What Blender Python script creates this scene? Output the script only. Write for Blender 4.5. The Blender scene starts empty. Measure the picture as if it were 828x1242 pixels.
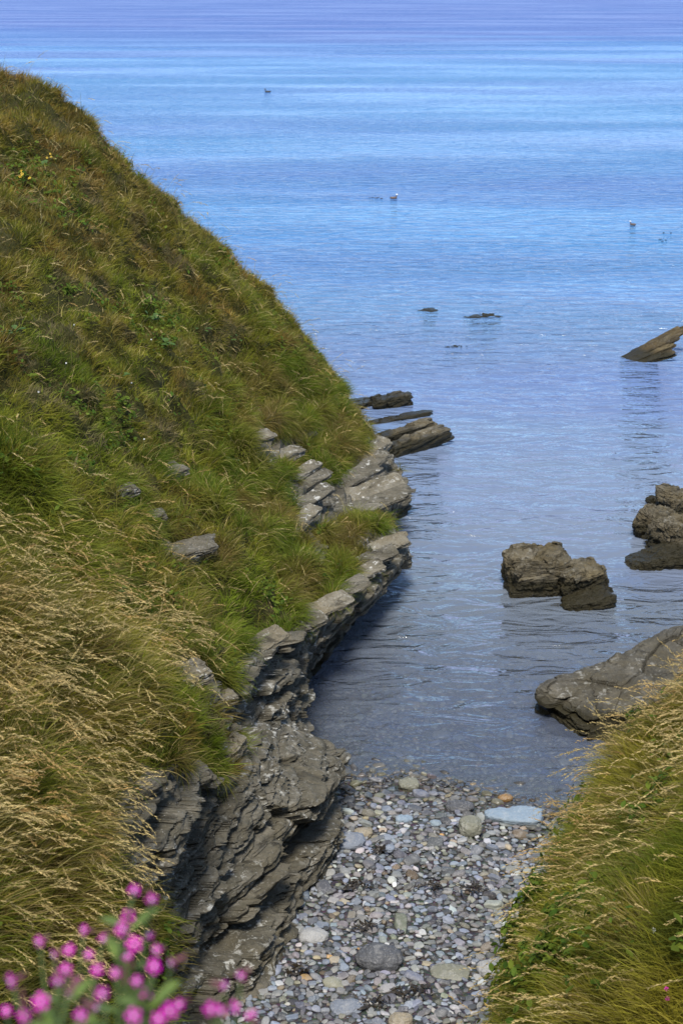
import bpy, math, random
import numpy as np
from mathutils import Vector, Matrix

rng = np.random.default_rng(7)
random.seed(7)
scene = bpy.context.scene
COL = scene.collection

# ------------------------------------------------------------------ camera maths (used to lay the site out)
F = 1725.0                       # focal length in photo pixels (50 mm, portrait full frame)
PITCH = math.radians(20.7)
H = 10.0
CP, SP = math.cos(PITCH), math.sin(PITCH)

def ray(px, py):
    dx, dy = (px - 414) / F, (621 - py) / F
    return np.array([dx, CP + dy * SP, -SP + dy * CP])

def at_Y(px, py, Y):
    r = ray(px, py); k = Y / r[1]
    return np.array([r[0] * k, Y, H + r[2] * k])

def at_z(px, py, z=0.0):
    r = ray(px, py); k = (z - H) / r[2]
    return np.array([r[0] * k, r[1] * k, z])

def project(P):
    P = np.asarray(P, float)
    x, y, z = P[..., 0], P[..., 1], P[..., 2] - H
    d = y * CP - z * SP
    u = y * SP + z * CP
    d = np.where(np.abs(d) < 1e-6, 1e-6, d)
    return 414 + F * x / d, 621 - F * u / d, d

# ------------------------------------------------------------------ noise
def _hash(ix, iy, iz, seed):
    h = (ix.astype(np.int64) * 374761393 + iy.astype(np.int64) * 668265263 + iz.astype(np.int64) * 2147483647 + seed * 974711) & 0xFFFFFFFF
    h = ((h ^ (h >> 13)) * 1274126177) & 0xFFFFFFFF
    h = ((h ^ (h >> 16)) * 2246822519) & 0xFFFFFFFF
    h = h ^ (h >> 15)
    return (h & 0xFFFFFF).astype(np.float64) / 0xFFFFFF

def vnoise(P, scale=1.0, seed=0):
    """smooth value noise in -1..1"""
    Q = np.asarray(P, float) * scale
    i = np.floor(Q); f = Q - i
    f = f * f * f * (f * (f * 6 - 15) + 10)
    i = i.astype(np.int64)
    out = 0
    for dx in (0, 1):
        wx = f[..., 0] if dx else 1 - f[..., 0]
        for dy in (0, 1):
            wy = f[..., 1] if dy else 1 - f[..., 1]
            for dz in (0, 1):
                wz = f[..., 2] if dz else 1 - f[..., 2]
                out = out + wx * wy * wz * _hash(i[..., 0] + dx, i[..., 1] + dy, i[..., 2] + dz, seed)
    return out * 2 - 1

def fbm(P, scale=1.0, octaves=4, seed=0, gain=0.5):
    a, s, t = 1.0, 0.0, 0.0
    for k in range(octaves):
        s = s + a * vnoise(P, scale * 2.03 ** k, seed + k * 17)
        t += a; a *= gain
    return s / t

def unit(a): return a / (np.linalg.norm(a, axis=-1, keepdims=True) + 1e-9)

def sstep(a, b, x):
    t = np.clip((x - a) / (b - a), 0, 1)
    return t * t * (3 - 2 * t)

# ------------------------------------------------------------------ object helpers
def mesh_obj(name, V, faces, mat, parent=None, smooth=True, sharp=None, colors=None):
    """faces: one (n,3) or (n,4) int array or a list of such arrays"""
    me = bpy.data.meshes.new(name)
    V = np.asarray(V, np.float32)
    fl = faces if isinstance(faces, list) else [faces]
    fl = [np.asarray(f, np.int32) for f in fl if len(f)]
    loops = np.concatenate([f.ravel() for f in fl])
    totals = np.concatenate([np.full(len(f), f.shape[1], np.int32) for f in fl])
    starts = np.concatenate([[0], np.cumsum(totals)[:-1]]).astype(np.int32)
    me.vertices.add(len(V)); me.vertices.foreach_set('co', V.ravel())
    me.loops.add(len(loops)); me.loops.foreach_set('vertex_index', loops)
    me.polygons.add(len(totals)); me.polygons.foreach_set('loop_start', starts)
    me.polygons.foreach_set('loop_total', totals)
    me.polygons.foreach_set('use_smooth', np.full(len(totals), smooth, bool))
    me.update(calc_edges=True)
    if colors is not None:
        for nm, arr in colors.items():
            at = me.attributes.new(nm, 'FLOAT_COLOR', 'POINT')
            c4 = np.ones((len(V), 4), np.float32); c4[:, :3] = arr
            at.data.foreach_set('color', c4.ravel())
    if sharp is not None:
        me.set_sharp_from_angle(angle=math.radians(sharp))
    me.materials.append(mat)
    o = bpy.data.objects.new(name, me)
    COL.objects.link(o)
    if parent: o.parent = parent
    return o

def tag(o, label=None, cat=None, group=None, kind=None):
    if label: o['label'] = label
    if cat: o['category'] = cat
    if group: o['group'] = group
    if kind: o['kind'] = kind
    return o

def empty(name, loc):
    o = bpy.data.objects.new(name, None); COL.objects.link(o)
    o.location = loc; o.empty_display_size = .1
    return o

# ------------------------------------------------------------------ materials
class NT:
    def __init__(s, name):
        s.m = bpy.data.materials.new(name); s.m.use_nodes = True
        s.t = s.m.node_tree; s.t.nodes.clear()
        s.out = s.n('ShaderNodeOutputMaterial')
    def n(s, typ, **kw):
        nd = s.t.nodes.new(typ)
        for k, v in kw.items():
            if k in nd.inputs.keys(): nd.inputs[k].default_value = v
            else: setattr(nd, k, v)
        return nd
    def l(s, a, b): s.t.links.new(a, b)
    def math(s, op, a, b=None, clamp=False):
        nd = s.n('ShaderNodeMath', operation=op); nd.use_clamp = clamp
        for i, v in enumerate((a, b)):
            if v is None: continue
            if hasattr(v, 'is_linked'): s.l(v, nd.inputs[i])
            else: nd.inputs[i].default_value = v
        return nd.outputs[0]
    def mix(s, fac, a, b, typ='MIX'):
        nd = s.n('ShaderNodeMix', data_type='RGBA', blend_type=typ)
        for sock, v in ((nd.inputs[0], fac), (nd.inputs[6], a), (nd.inputs[7], b)):
            if hasattr(v, 'is_linked'): s.l(v, sock)
            elif isinstance(v, (int, float)): sock.default_value = v
            else: sock.default_value = (*v, 1)
        return nd.outputs[2]
    def ramp(s, src, stops, interp='LINEAR'):
        nd = s.n('ShaderNodeValToRGB'); nd.color_ramp.interpolation = interp
        e = nd.color_ramp.elements
        while len(e) < len(stops): e.new(.5)
        for el, (p, c) in zip(e, stops):
            el.position = p; el.color = (*c, 1) if len(c) == 3 else c
        s.l(src, nd.inputs[0])
        return nd.outputs[0]
    def maprange(s, src, a, b, c, d, smooth=False):
        nd = s.n('ShaderNodeMapRange'); nd.interpolation_type = 'SMOOTHSTEP' if smooth else 'LINEAR'
        s.l(src, nd.inputs[0])
        for i, v in enumerate((a, b, c, d)): nd.inputs[i + 1].default_value = v
        return nd.outputs[0]
    def noise(s, vec, scale, detail=4, rough=.55, dist=0.0):
        nd = s.n('ShaderNodeTexNoise'); s.l(vec, nd.inputs['Vector'])
        nd.inputs['Scale'].default_value = scale; nd.inputs['Detail'].default_value = detail
        nd.inputs['Roughness'].default_value = rough; nd.inputs['Distortion'].default_value = dist
        return nd.outputs['Fac']
    def mapping(s, vec, scale=(1, 1, 1), rot=(0, 0, 0), loc=(0, 0, 0)):
        nd = s.n('ShaderNodeMapping'); s.l(vec, nd.inputs[0])
        nd.inputs['Scale'].default_value = scale; nd.inputs['Rotation'].default_value = rot
        nd.inputs['Location'].default_value = loc
        return nd.outputs[0]

def rock_material(name, light, mid, dark, lichen=.5, wet_z=None, rot=(0, 0, 0), bump=1.0, warm=(.16, .12, .06), objspace=False):
    m = NT(name)
    if objspace:
        va = m.n('ShaderNodeVectorMath', operation='ADD'); m.l(m.n('ShaderNodeTexCoord').outputs['Object'], va.inputs[0])
        rr = m.math('MULTIPLY', m.n('ShaderNodeObjectInfo').outputs['Random'], 37.0); m.l(rr, va.inputs[1]); pos = va.outputs[0]
    else: pos = m.n('ShaderNodeNewGeometry').outputs['Position']
    wpos = m.n('ShaderNodeNewGeometry').outputs['Position']
    bedv = m.mapping(pos, (1.1, 1.1, 9), rot)
    n1 = m.noise(bedv, 1.6, 7, .62, .6)
    n2 = m.noise(pos, 2.3, 6, .6)
    n3 = m.noise(pos, 26, 6, .7)
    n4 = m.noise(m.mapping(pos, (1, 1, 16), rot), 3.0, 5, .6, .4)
    base = m.ramp(n1, [(.25, dark), (.47, mid), (.72, light)])
    base = m.mix(m.maprange(n2, .42, .68, 0, .55), base, warm)
    base = m.mix(m.maprange(n3, .35, .75, 0, .55), base, tuple(c * .38 for c in mid))
    base = m.mix(m.maprange(n4, .57, .66, 0, .75), base, tuple(c * .22 for c in mid))  # dark bed lines put crevice shade into the rock colour
    # pale lichen blotches
    v = m.noise(pos, 9, 8, .68, .3); g = m.noise(pos, 1.1, 2, .5)
    nz = m.n('ShaderNodeSeparateXYZ'); m.l(m.n('ShaderNodeNewGeometry').outputs['Normal'], nz.inputs[0])
    lm = m.math('MULTIPLY', m.maprange(v, .55, .63, 0, 1), m.maprange(g, .42, .6, 0, lichen))
    lm = m.math('MULTIPLY', lm, m.maprange(nz.outputs[2], -.2, .5, .2, 1))
    base = m.mix(lm, base, (.50, .49, .44))
    spk = m.maprange(m.noise(pos, 55, 3, .6), .66, .72, 0, lichen * .9)
    base = m.mix(spk, base, (.55, .54, .5))
    rough = .88
    bs = m.n('ShaderNodeBsdfPrincipled')
    if wet_z is not None:
        sx = m.n('ShaderNodeSeparateXYZ'); m.l(wpos, sx.inputs[0])
        zz = m.math('ADD', sx.outputs[2], m.math('MULTIPLY', m.math('SUBTRACT', n2, .5), .25))
        wet = m.maprange(zz, wet_z, wet_z + .12, 1, 0, True)
        base = m.mix(wet, base, m.mix(n3, (.012, .011, .008), (.045, .038, .018)))
        m.l(m.maprange(wet, 0, 1, .88, .35), bs.inputs['Roughness'])
    else:
        bs.inputs['Roughness'].default_value = rough
    m.l(base, bs.inputs['Base Color'])
    bs.inputs['Specular IOR Level'].default_value = .15
    hgt = m.math('ADD', m.math('MULTIPLY', n1, .55), m.math('ADD', m.math('MULTIPLY', n3, .22), m.math('MULTIPLY', n4, -.5)))
    hgt = m.math('ADD', hgt, m.math('MULTIPLY', m.noise(pos, 7, 8, .7), .5))
    b = m.n('ShaderNodeBump'); b.inputs['Strength'].default_value = .9 * bump; b.inputs['Distance'].default_value = .07
    m.l(hgt, b.inputs['Height']); m.l(b.outputs[0], bs.inputs['Normal'])
    m.l(bs.outputs[0], m.out.inputs[0])
    return m.m

def blade_material(name, trans=.35, rough=.6):
    m = NT(name)
    c = m.n('ShaderNodeAttribute', attribute_name='Col').outputs['Color']
    d = m.n('ShaderNodeBsdfPrincipled'); d.inputs['Roughness'].default_value = rough
    d.inputs['Specular IOR Level'].default_value = .06
    t = m.n('ShaderNodeBsdfTranslucent')
    m.l(c, d.inputs['Base Color']); m.l(c, t.inputs['Color'])
    mx = m.n('ShaderNodeMixShader'); mx.inputs[0].default_value = trans
    m.l(d.outputs[0], mx.inputs[1]); m.l(t.outputs[0], mx.inputs[2]); m.l(mx.outputs[0], m.out.inputs[0])
    return m.m

def plain_material(name, col, rough=.6, trans=0, var=.25, scale=20):
    m = NT(name)
    pos = m.n('ShaderNodeTexCoord').outputs['Object']
    n = m.noise(pos, scale, 4, .6)
    c = m.mix(m.maprange(n, .3, .7, 0, 1), tuple(x * (1 - var) for x in col), tuple(min(1, x * (1 + var)) for x in col))
    d = m.n('ShaderNodeBsdfPrincipled'); d.inputs['Roughness'].default_value = rough
    m.l(c, d.inputs['Base Color'])
    if trans:
        t = m.n('ShaderNodeBsdfTranslucent'); m.l(c, t.inputs['Color'])
        mx = m.n('ShaderNodeMixShader'); mx.inputs[0].default_value = trans
        m.l(d.outputs[0], mx.inputs[1]); m.l(t.outputs[0], mx.inputs[2]); m.l(mx.outputs[0], m.out.inputs[0])
    else:
        m.l(d.outputs[0], m.out.inputs[0])
    return m.m

def soil_material():
    m = NT('turf_soil')
    pos = m.n('ShaderNodeNewGeometry').outputs['Position']
    n = m.noise(pos, 3, 6, .65); n2 = m.noise(pos, 30, 5, .7)
    c = m.ramp(n, [(.3, (.030, .026, .010)), (.5, (.045, .044, .012)), (.7, (.062, .048, .022))])
    c = m.mix(m.maprange(n2, .35, .7, 0, .6), c, (.016, .018, .006))
    d = m.n('ShaderNodeBsdfPrincipled'); d.inputs['Roughness'].default_value = .95
    d.inputs['Specular IOR Level'].default_value = .1
    m.l(c, d.inputs['Base Color'])
    b = m.n('ShaderNodeBump'); b.inputs['Strength'].default_value = .8; b.inputs['Distance'].default_value = .05
    m.l(n2, b.inputs['Height']); m.l(b.outputs[0], d.inputs['Normal'])
    m.l(d.outputs[0], m.out.inputs[0])
    return m.m

def pebble_material(name, attr):
    m = NT(name)
    pos = m.n('ShaderNodeTexCoord').outputs['Object']
    wpos = m.n('ShaderNodeNewGeometry').outputs['Position']
    if attr: c = m.n('ShaderNodeAttribute', attribute_name='Col').outputs['Color']
    else: c = m.n('ShaderNodeObjectInfo').outputs['Color']
    n = m.noise(wpos, 34, 6, .65); n2 = m.noise(wpos, 9, 3, .5)
    c = m.mix(m.maprange(n, .3, .7, .0, .5), c, m.mix(.5, c, (.04, .04, .045)))
    c = m.mix(m.maprange(n2, .55, .7, 0, .25), c, (.36, .35, .33))
    vein = m.math('ABSOLUTE', m.math('SUBTRACT', m.noise(m.mapping(wpos, (5, 1.5, 7)), 4, 3, .5), .5))
    c = m.mix(m.maprange(vein, 0, .012, .35, 0), c, (.5, .49, .47))
    # stones at the water's edge are wet and dark
    sx = m.n('ShaderNodeSeparateXYZ'); m.l(wpos, sx.inputs[0])
    wet = m.maprange(m.math('ADD', sx.outputs[2], m.math('MULTIPLY', m.math('SUBTRACT', n2, .5), .1)), .02, .14, 1, 0, True)
    c = m.mix(m.math('MULTIPLY', wet, .8), c, m.mix(1.0, c, (.38, .33, .24), 'MULTIPLY'))
    d = m.n('ShaderNodeBsdfPrincipled')
    m.l(m.maprange(wet, 0, 1, .72, .28), d.inputs['Roughness'])
    d.inputs['Specular IOR Level'].default_value = .35
    m.l(c, d.inputs['Base Color'])
    b = m.n('ShaderNodeBump'); b.inputs['Strength'].default_value = .35; b.inputs['Distance'].default_value = .01
    m.l(n, b.inputs['Height']); m.l(b.outputs[0], d.inputs['Normal'])
    m.l(d.outputs[0], m.out.inputs[0])
    return m.m

def beach_material():
    m = NT('shingle_bed')
    pos = m.n('ShaderNodeNewGeometry').outputs['Position']
    v = m.n('ShaderNodeTexVoronoi'); m.l(pos, v.inputs['Vector']); v.inputs['Scale'].default_value = 26
    c = m.mix(.6, m.ramp(m.noise(pos, 5, 4, .6), [(.3, (.025, .025, .027)), (.7, (.07, .066, .06))]), v.outputs['Color'], 'MULTIPLY')  # bed coloured dark so the gaps between stones look shaded
    d = m.n('ShaderNodeBsdfPrincipled'); d.inputs['Roughness'].default_value = .85
    m.l(c, d.inputs['Base Color'])
    b = m.n('ShaderNodeBump'); b.inputs['Strength'].default_value = 1; b.inputs['Distance'].default_value = .02; b.invert = True
    m.l(v.outputs['Distance'], b.inputs['Height']); m.l(b.outputs[0], d.inputs['Normal'])
    m.l(d.outputs[0], m.out.inputs[0])
    return m.m

def water_material():
    m = NT('sea_water')
    pos = m.n('ShaderNodeNewGeometry').outputs['Position']
    sx = m.n('ShaderNodeSeparateXYZ'); m.l(pos, sx.inputs[0])
    Y = sx.outputs[1]
    # body colour, with sky sheen painted into the near tone: blue, drifting greener and more violet in broad patches
    big = m.noise(m.mapping(pos, (.012, .05, 1), (0, 0, .12)), 1.0, 4, .55)
    near = (WATER_NEAR); far = (WATER_FAR)
    body = m.mix(m.maprange(Y, 18, 60, 0, 1, True), near, far)
    body = m.mix(m.maprange(Y, 110, 330, 0, .8, True), body, (.05, .095, .30))
    body = m.mix(m.maprange(big, .42, .62, 0, .5), body, WATER_VIOLET)
    # depth: clear over the shingle, opaque blue further out
    dep = m.math('ADD', m.math('SUBTRACT', Y, 16.7), m.math('MULTIPLY', sx.outputs[0], .2))
    dep = m.math('ADD', dep, m.math('MULTIPLY', m.math('SUBTRACT', m.noise(pos, .35, 3, .5), .5), 4))
    opac = m.maprange(dep, -1, 12, .30, .96, True)
    tr = m.n('ShaderNodeBsdfTransparent'); tr.inputs[0].default_value = (.82, .88, .90, 1)
    df = m.n('ShaderNodeBsdfDiffuse'); m.l(body, df.inputs[0])
    under = m.n('ShaderNodeMixShader'); m.l(opac, under.inputs[0]); m.l(tr.outputs[0], under.inputs[1]); m.l(df.outputs[0], under.inputs[2])
    # ripples
    calm = m.maprange(m.noise(m.mapping(pos, (.02, .09, 1), (0, 0, .08)), 1.0, 4, .6), .36, .62, .35, 1.15, True)
    shelter = m.maprange(Y, 16, 27, .30, 1, True)
    r1 = m.noise(m.mapping(pos, (.85, 2.1, 1), (0, 0, .16)), 1.15, 3, .5, .7)
    r2 = m.noise(m.mapping(pos, (.16, .5, 1), (0, 0, -.1)), 1.0, 2, .5, .4)
    r3 = m.noise(m.mapping(pos, (1, 1.7, 1), (0, 0, .5)), 6.0, 3, .55)
    h = m.math('ADD', m.math('MULTIPLY', r1, .32), m.math('MULTIPLY', r3, .020))
    h = m.math('MULTIPLY', h, m.math('MULTIPLY', calm, shelter))
    h = m.math('ADD', h, m.math('MULTIPLY', r2, .09))
    b = m.n('ShaderNodeBump'); b.inputs['Strength'].default_value = 1; b.inputs['Distance'].default_value = 1
    m.l(h, b.inputs['Height'])
    gl = m.n('ShaderNodeBsdfGlossy'); m.l(m.math('ADD', m.maprange(Y, 25, 120, .05, .14), m.maprange(m.math('ADD', Y, m.math('MULTIPLY', m.math('SUBTRACT', big, .5), 320)), 120, 320, 0, .30, True)), gl.inputs['Roughness'])
    gl.inputs['Color'].default_value = (1, 1, 1, 1)
    m.l(b.outputs[0], gl.inputs['Normal']); m.l(b.outputs[0], df.inputs['Normal'])
    fr = m.n('ShaderNodeFresnel'); fr.inputs[0].default_value = 1.34; m.l(b.outputs[0], fr.inputs['Normal'])
    mx = m.n('ShaderNodeMixShader'); m.l(m.math('MULTIPLY', fr.outputs[0], m.maprange(Y, 90, 300, 1, .5, True)), mx.inputs[0])
    m.l(under.outputs[0], mx.inputs[1]); m.l(gl.outputs[0], mx.inputs[2])
    m.l(mx.outputs[0], m.out.inputs[0])
    return m.m

WATER_NEAR = (.165, .19, .21)  # lightened so the cove water carries sky sheen in its colour
WATER_FAR = (.045, .155, .32)
WATER_VIOLET = (.085, .115, .31)

M_SOIL = soil_material()
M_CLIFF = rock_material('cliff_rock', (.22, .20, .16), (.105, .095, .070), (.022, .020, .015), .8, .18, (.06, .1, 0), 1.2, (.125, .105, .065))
M_SEAROCK = rock_material('sea_rock', (.20, .175, .125), (.105, .09, .06), (.03, .025, .016), .3, .25, (.03, .05, 0), 1.3, (.13, .095, .035), True)
M_LEDGE = rock_material('ledge_rock', (.30, .28, .23), (.165, .147, .108), (.05, .045, .034), .9, None, (.03, .05, 0), 1.2, (.20, .16, .09), True)
M_DARKROCK = rock_material('dark_sea_rock', (.15, .12, .065), (.06, .046, .026), (.012, .010, .007), .1, .18, (.03, .05, 0), 1.3, (.10, .065, .02), True)
M_RAMP = rock_material('ramp_rock', (.15, .137, .11), (.08, .073, .057), (.03, .027, .02), .35, .25, (.03, .05, 0), 1.3, (.11, .09, .05), True)
M_BLADE = blade_material('grass_blade')
M_DRY = blade_material('dry_grass', .3, .7)
M_PEB = pebble_material('pebble_stone', False)
M_SHINGLE = pebble_material('shingle_stone', True)
M_BEACH = beach_material()
M_WATER = water_material()

# ------------------------------------------------------------------ lofted terrain
def hermite(K, counts):
    """Catmull-Rom along axis 0 of K (n, ..., 3); counts samples per segment"""
    n = len(K); T = np.zeros_like(K)
    T[1:-1] = (K[2:] - K[:-2]) * .5; T[0] = K[1] - K[0]; T[-1] = K[-1] - K[-2]
    out = []
    for i in range(n - 1):
        t = np.linspace(0, 1, counts[i], endpoint=False).reshape((-1,) + (1,) * (K.ndim - 1))
        t2, t3 = t * t, t ** 3
        out.append((2 * t3 - 3 * t2 + 1) * K[i] + (t3 - 2 * t2 + t) * T[i] + (-2 * t3 + 3 * t2) * K[i + 1] + (t3 - t2) * T[i + 1])
    out.append(K[-1:])
    return np.concatenate(out)

def grid_faces(nu, nv):
    i = np.arange(nu * nv).reshape(nu, nv)
    return np.stack([i[:-1, :-1], i[1:, :-1], i[1:, 1:], i[:-1, 1:]], -1).reshape(-1, 4)

def grid_normals(G):
    du = np.gradient(G, axis=0); dv = np.gradient(G, axis=1)
    n = np.cross(du, dv); return n / (np.linalg.norm(n, axis=-1, keepdims=True) + 1e-9)

def in_poly(px, py, poly):
    inside = np.zeros(px.shape, bool)
    n = len(poly)
    for k in range(n):
        x1, y1 = poly[k]; x2, y2 = poly[(k + 1) % n]
        if y1 == y2: continue
        c = ((y1 > py) != (y2 > py)) & (px < (x2 - x1) * (py - y1) / (y2 - y1) + x1)
        inside ^= c
    return inside

# levels: B, C, S1, S2, S3, L(lip), M1, M2, M3, F(foot), G(buried)   as (x, y, z)
HEAD = [
 [(-16,-2,9.8),(-9,-2,9.3),(-6,-2,8.9),(-5,-2,8.6),(-4.4,-2,8.2),(-4,-2,7.6),(-3.8,-2,7),(-3.6,-2,6),(-3.4,-2,5),(-3.2,-2,4),(-3.1,-2,3)],
 [(-16,3,9.6),(-9,3,8.9),(-5.5,3,7.6),(-4.2,3,6.5),(-3.3,3.2,5.4),(-2.7,3.5,4.2),(-2.5,3.6,3.6),(-2.3,3.6,2.8),(-2.1,3.6,2.0),(-1.9,3.6,1.4),(-1.8,3.6,.5)],
 [(-16,6,9.5),(-9,6,8.7),(-5.5,6,6.9),(-4,6,5.8),(-3,6,4.9),(-2.4,6,3.9),(-2.2,6,3.3),(-2.0,6,2.6),(-1.85,6,1.8),(-1.65,6,1.1),(-1.6,6,.2)],
 [(-16,8.5,9.5),(-9,8.5,8.6),(-5.5,8.5,6.7),(-3.6,8.5,5.2),(-2.6,8.5,4.2),(-2.1,8.5,3.4),(-1.95,8.5,2.9),(-1.8,8.5,2.2),(-1.65,8.5,1.5),(-1.5,8.5,.95),(-1.4,8.5,0)],
 [(-16,10.5,9.5),(-9,10.5,8.5),(-5.5,10.5,6.6),(-3.4,10.5,4.8),(-2.45,10.5,3.95),(-1.95,10.5,3.25),(-1.85,10.5,2.8),(-1.8,10.6,2.1),(-1.65,10.6,1.4),(-1.45,10.6,.75),(-1.4,10.6,-.2)],
 [(-16,12,9.5),(-9,12,8.5),(-5.3,12,6.3),(-3.2,12,4.5),(-2.3,12,3.75),(-1.7,12,2.95),(-1.55,12.1,2.4),(-1.4,12.1,1.75),(-1.22,12.1,1.1),(-.95,12.1,.5),(-.9,12.1,-.4)],
 [(-16,13,9.5),(-9,13,8.5),(-5.2,13,6.2),(-3.3,13.3,4.5),(-2.4,13.4,3.6),(-1.65,13.5,2.75),(-1.3,13.6,2.1),(-1.0,13.7,1.5),(-.65,13.8,1.0),(-.2,13.9,.33),(-.15,13.9,-.5)],
 [(-16,14,9.5),(-9,14,8.5),(-5.2,14.3,6.2),(-3.2,14.6,4.5),(-2.4,14.8,3.5),(-1.5,15,2.5),(-1.15,15.2,1.85),(-.8,15.2,1.3),(-.38,15.1,.8),(-.13,15,.2),(-.12,15,-.6)],
 [(-16,16,9.5),(-9,16,8.5),(-5.2,16,6.2),(-3.2,16.3,4.4),(-2.3,16.5,3.3),(-1.1,17,2.15),(-.6,17.1,1.55),(-.63,16.9,1.0),(-.6,16.8,.5),(-.58,16.8,0),(-.55,16.8,-.8)],
 [(-16,17.5,9.5),(-9,17.5,8.5),(-5.2,17.8,6.2),(-3,18,4.1),(-2,18.3,2.9),(-.9,18.6,1.75),(-.48,18.3,1.2),(-.5,18.3,.97),(-.78,18.3,.5),(-.85,18.3,0),(-.85,18.3,-.8)],
 [(-16,19,9.5),(-9,19,8.5),(-5,19.5,6.0),(-2.8,19.8,3.8),(-1.5,20.2,2.3),(-.4,20.5,1.4),(.28,20.5,1.0),(.33,20.5,.74),(.05,20.5,.4),(-.15,20.4,0),(-.15,20.4,-.8)],
 [(-16,21,9.5),(-9,21,8.5),(-4.9,21.5,5.95),(-2.7,22,3.8),(-.9,22.5,1.9),(.3,22.6,1.15),(1.0,22.5,.92),(1.08,22.5,.68),(.8,22.5,.4),(.5,22.5,0),(.5,22.5,-.8)],
 [(-16,23,9.5),(-9,23,8.6),(-5,23.5,6.2),(-2.6,24,3.7),(-.9,24.3,1.75),(.3,24.5,.85),(.7,24.5,.62),(.75,24.5,.4),(.65,24.5,.2),(.55,24.5,0),(.5,24.5,-.8)],
 [(-16,25,9.5),(-9,25,8.6),(-5.2,25.5,6.75),(-2.7,26,4.1),(-.9,26.5,1.95),(.1,26.8,.95),(.95,27,.58),(1.2,27,.42),(1.15,27,.2),(1.0,27,0),(1.0,27,-.8)],
 [(-16,27,9.5),(-9,27,8.6),(-5.0,27.3,6.9),(-2.5,27.8,4.5),(-.6,28.3,2.15),(.15,28.8,1.15),(.5,28.9,.8),(.7,29,.5),(.75,29,.25),(.8,29,0),(.8,29,-.8)],
 [(-16,28.5,9.3),(-8,28.8,8.5),(-4.8,29.3,6.7),(-2.7,30,4.55),(-.6,30.5,2.15),(0,30.9,1.15),(.3,31,.8),(.4,31,.5),(.45,31,.25),(.5,31,0),(.5,31,-.8)],
 [(-16,30.5,8.3),(-9,30.8,7.2),(-5.3,31.2,5.2),(-3.1,31.8,3.2),(-1.2,32.2,1.5),(-.5,32.5,.8),(-.3,32.8,.55),(-.2,33,.3),(-.1,33.1,.1),(0,33.2,0),(0,33.2,-.8)],
 [(-16,33,5),(-10,33,3.6),(-6.3,33.5,2.1),(-4.1,34,1.1),(-2.3,34.3,.45),(-1.6,34.5,.2),(-1.3,34.7,.1),(-1.1,34.8,0),(-1,34.9,-.1),(-.9,35,-.2),(-.8,35,-.9)],
 [(-16,36,-.6),(-10,36,-.6),(-7,36,-.7),(-5,36,-.7),(-3,36,-.8),(-2.4,36,-.8),(-2.2,36,-.8),(-2,36,-.9),(-1.8,36,-.9),(-1.6,36,-1),(-1.5,36,-1.2)],
]
HK = np.array(HEAD, float)
cu = [14, 24, 30, 46, 46, 50, 50, 54, 56, 70, 78, 74, 74, 66, 50, 36, 24, 14]
cv = [10, 24, 44, 44, 50, 46, 46, 46, 46, 16]
G0 = hermite(np.ascontiguousarray(HK), cu)                     # along the headland
G0 = np.swapaxes(hermite(np.ascontiguousarray(np.swapaxes(G0, 0, 1)), cv), 0, 1)
NU, NV = G0.shape[:2]
vlev = np.concatenate([k + np.linspace(0, 1, c, endpoint=False) for k, c in enumerate(cv)] + [[10.0]])[None, :].repeat(NU, 0)
N0 = grid_normals(G0)
if N0[NU // 2, NV // 3, 2] < 0: N0 = -N0

# where the rock is bare: outlines of the outcrops, fixed to the ground they lie on
ROCK_POLYS = [
 [(118,1010),(150,955),(200,930),(245,935),(285,945),(300,905),(262,862),(228,850),(185,812),(205,792),(262,832),(272,800),(330,772),(362,742),(405,732),(440,700),(455,690),(430,662),(420,652),(505,640),(505,700),(440,770),(385,810),(380,900),(430,960),(430,1100),(340,1220),(250,1330),(130,1330),(165,1210),(160,1120),(140,1068),(112,1055)],
 [(342,592),(372,572),(400,585),(425,560),(436,535),(470,525),(480,575),(510,590),(510,632),(462,640),(405,622),(372,655),(352,660),(362,628)],
 [(284,528),(318,516),(350,530),(382,516),(386,530),(348,560),(322,572),(288,562)],
 [(188,558),(228,575),(222,592),(196,588)],
 [(140,590),(166,606),(205,632),(186,645),(150,618)],
 [(185,652),(248,662),(268,690),(232,698),(196,682)],
 [(372,650),(395,672),(385,695),(368,690),(362,665)],
 [(405,470),(440,470),(440,500),(420,510)],
]
pxg, pyg, dg = project(G0)
jit = fbm(G0, 2.2, 3, 5) * 16
jit2 = fbm(G0, 2.2, 3, 55) * 12
rock = np.zeros((NU, NV))
for poly in ROCK_POLYS:
    rock = np.maximum(rock, in_poly(pxg + jit, pyg + jit2, poly).astype(float))
rock[vlev > 8.6] = 1
rock[(G0[..., 1] > 29.5) & (vlev > 5.3)] = 1
rock[(G0[..., 1] < 9.2)] = 0
rock[(vlev < 3.2)] = 0
hid = (np.sum(N0 * (np.array([0, 0, H]) - G0), -1) < 0) & (vlev > 5.2) & (G0[..., 1] > 9.2)
rock[hid] = 1
def blur(A, k):
    for _ in range(k):
        A = (A + np.roll(A, 1, 0) + np.roll(A, -1, 0) + np.roll(A, 1, 1) + np.roll(A, -1, 1)) / 5
    return A
rsoft = blur(rock.copy(), 4)

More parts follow.
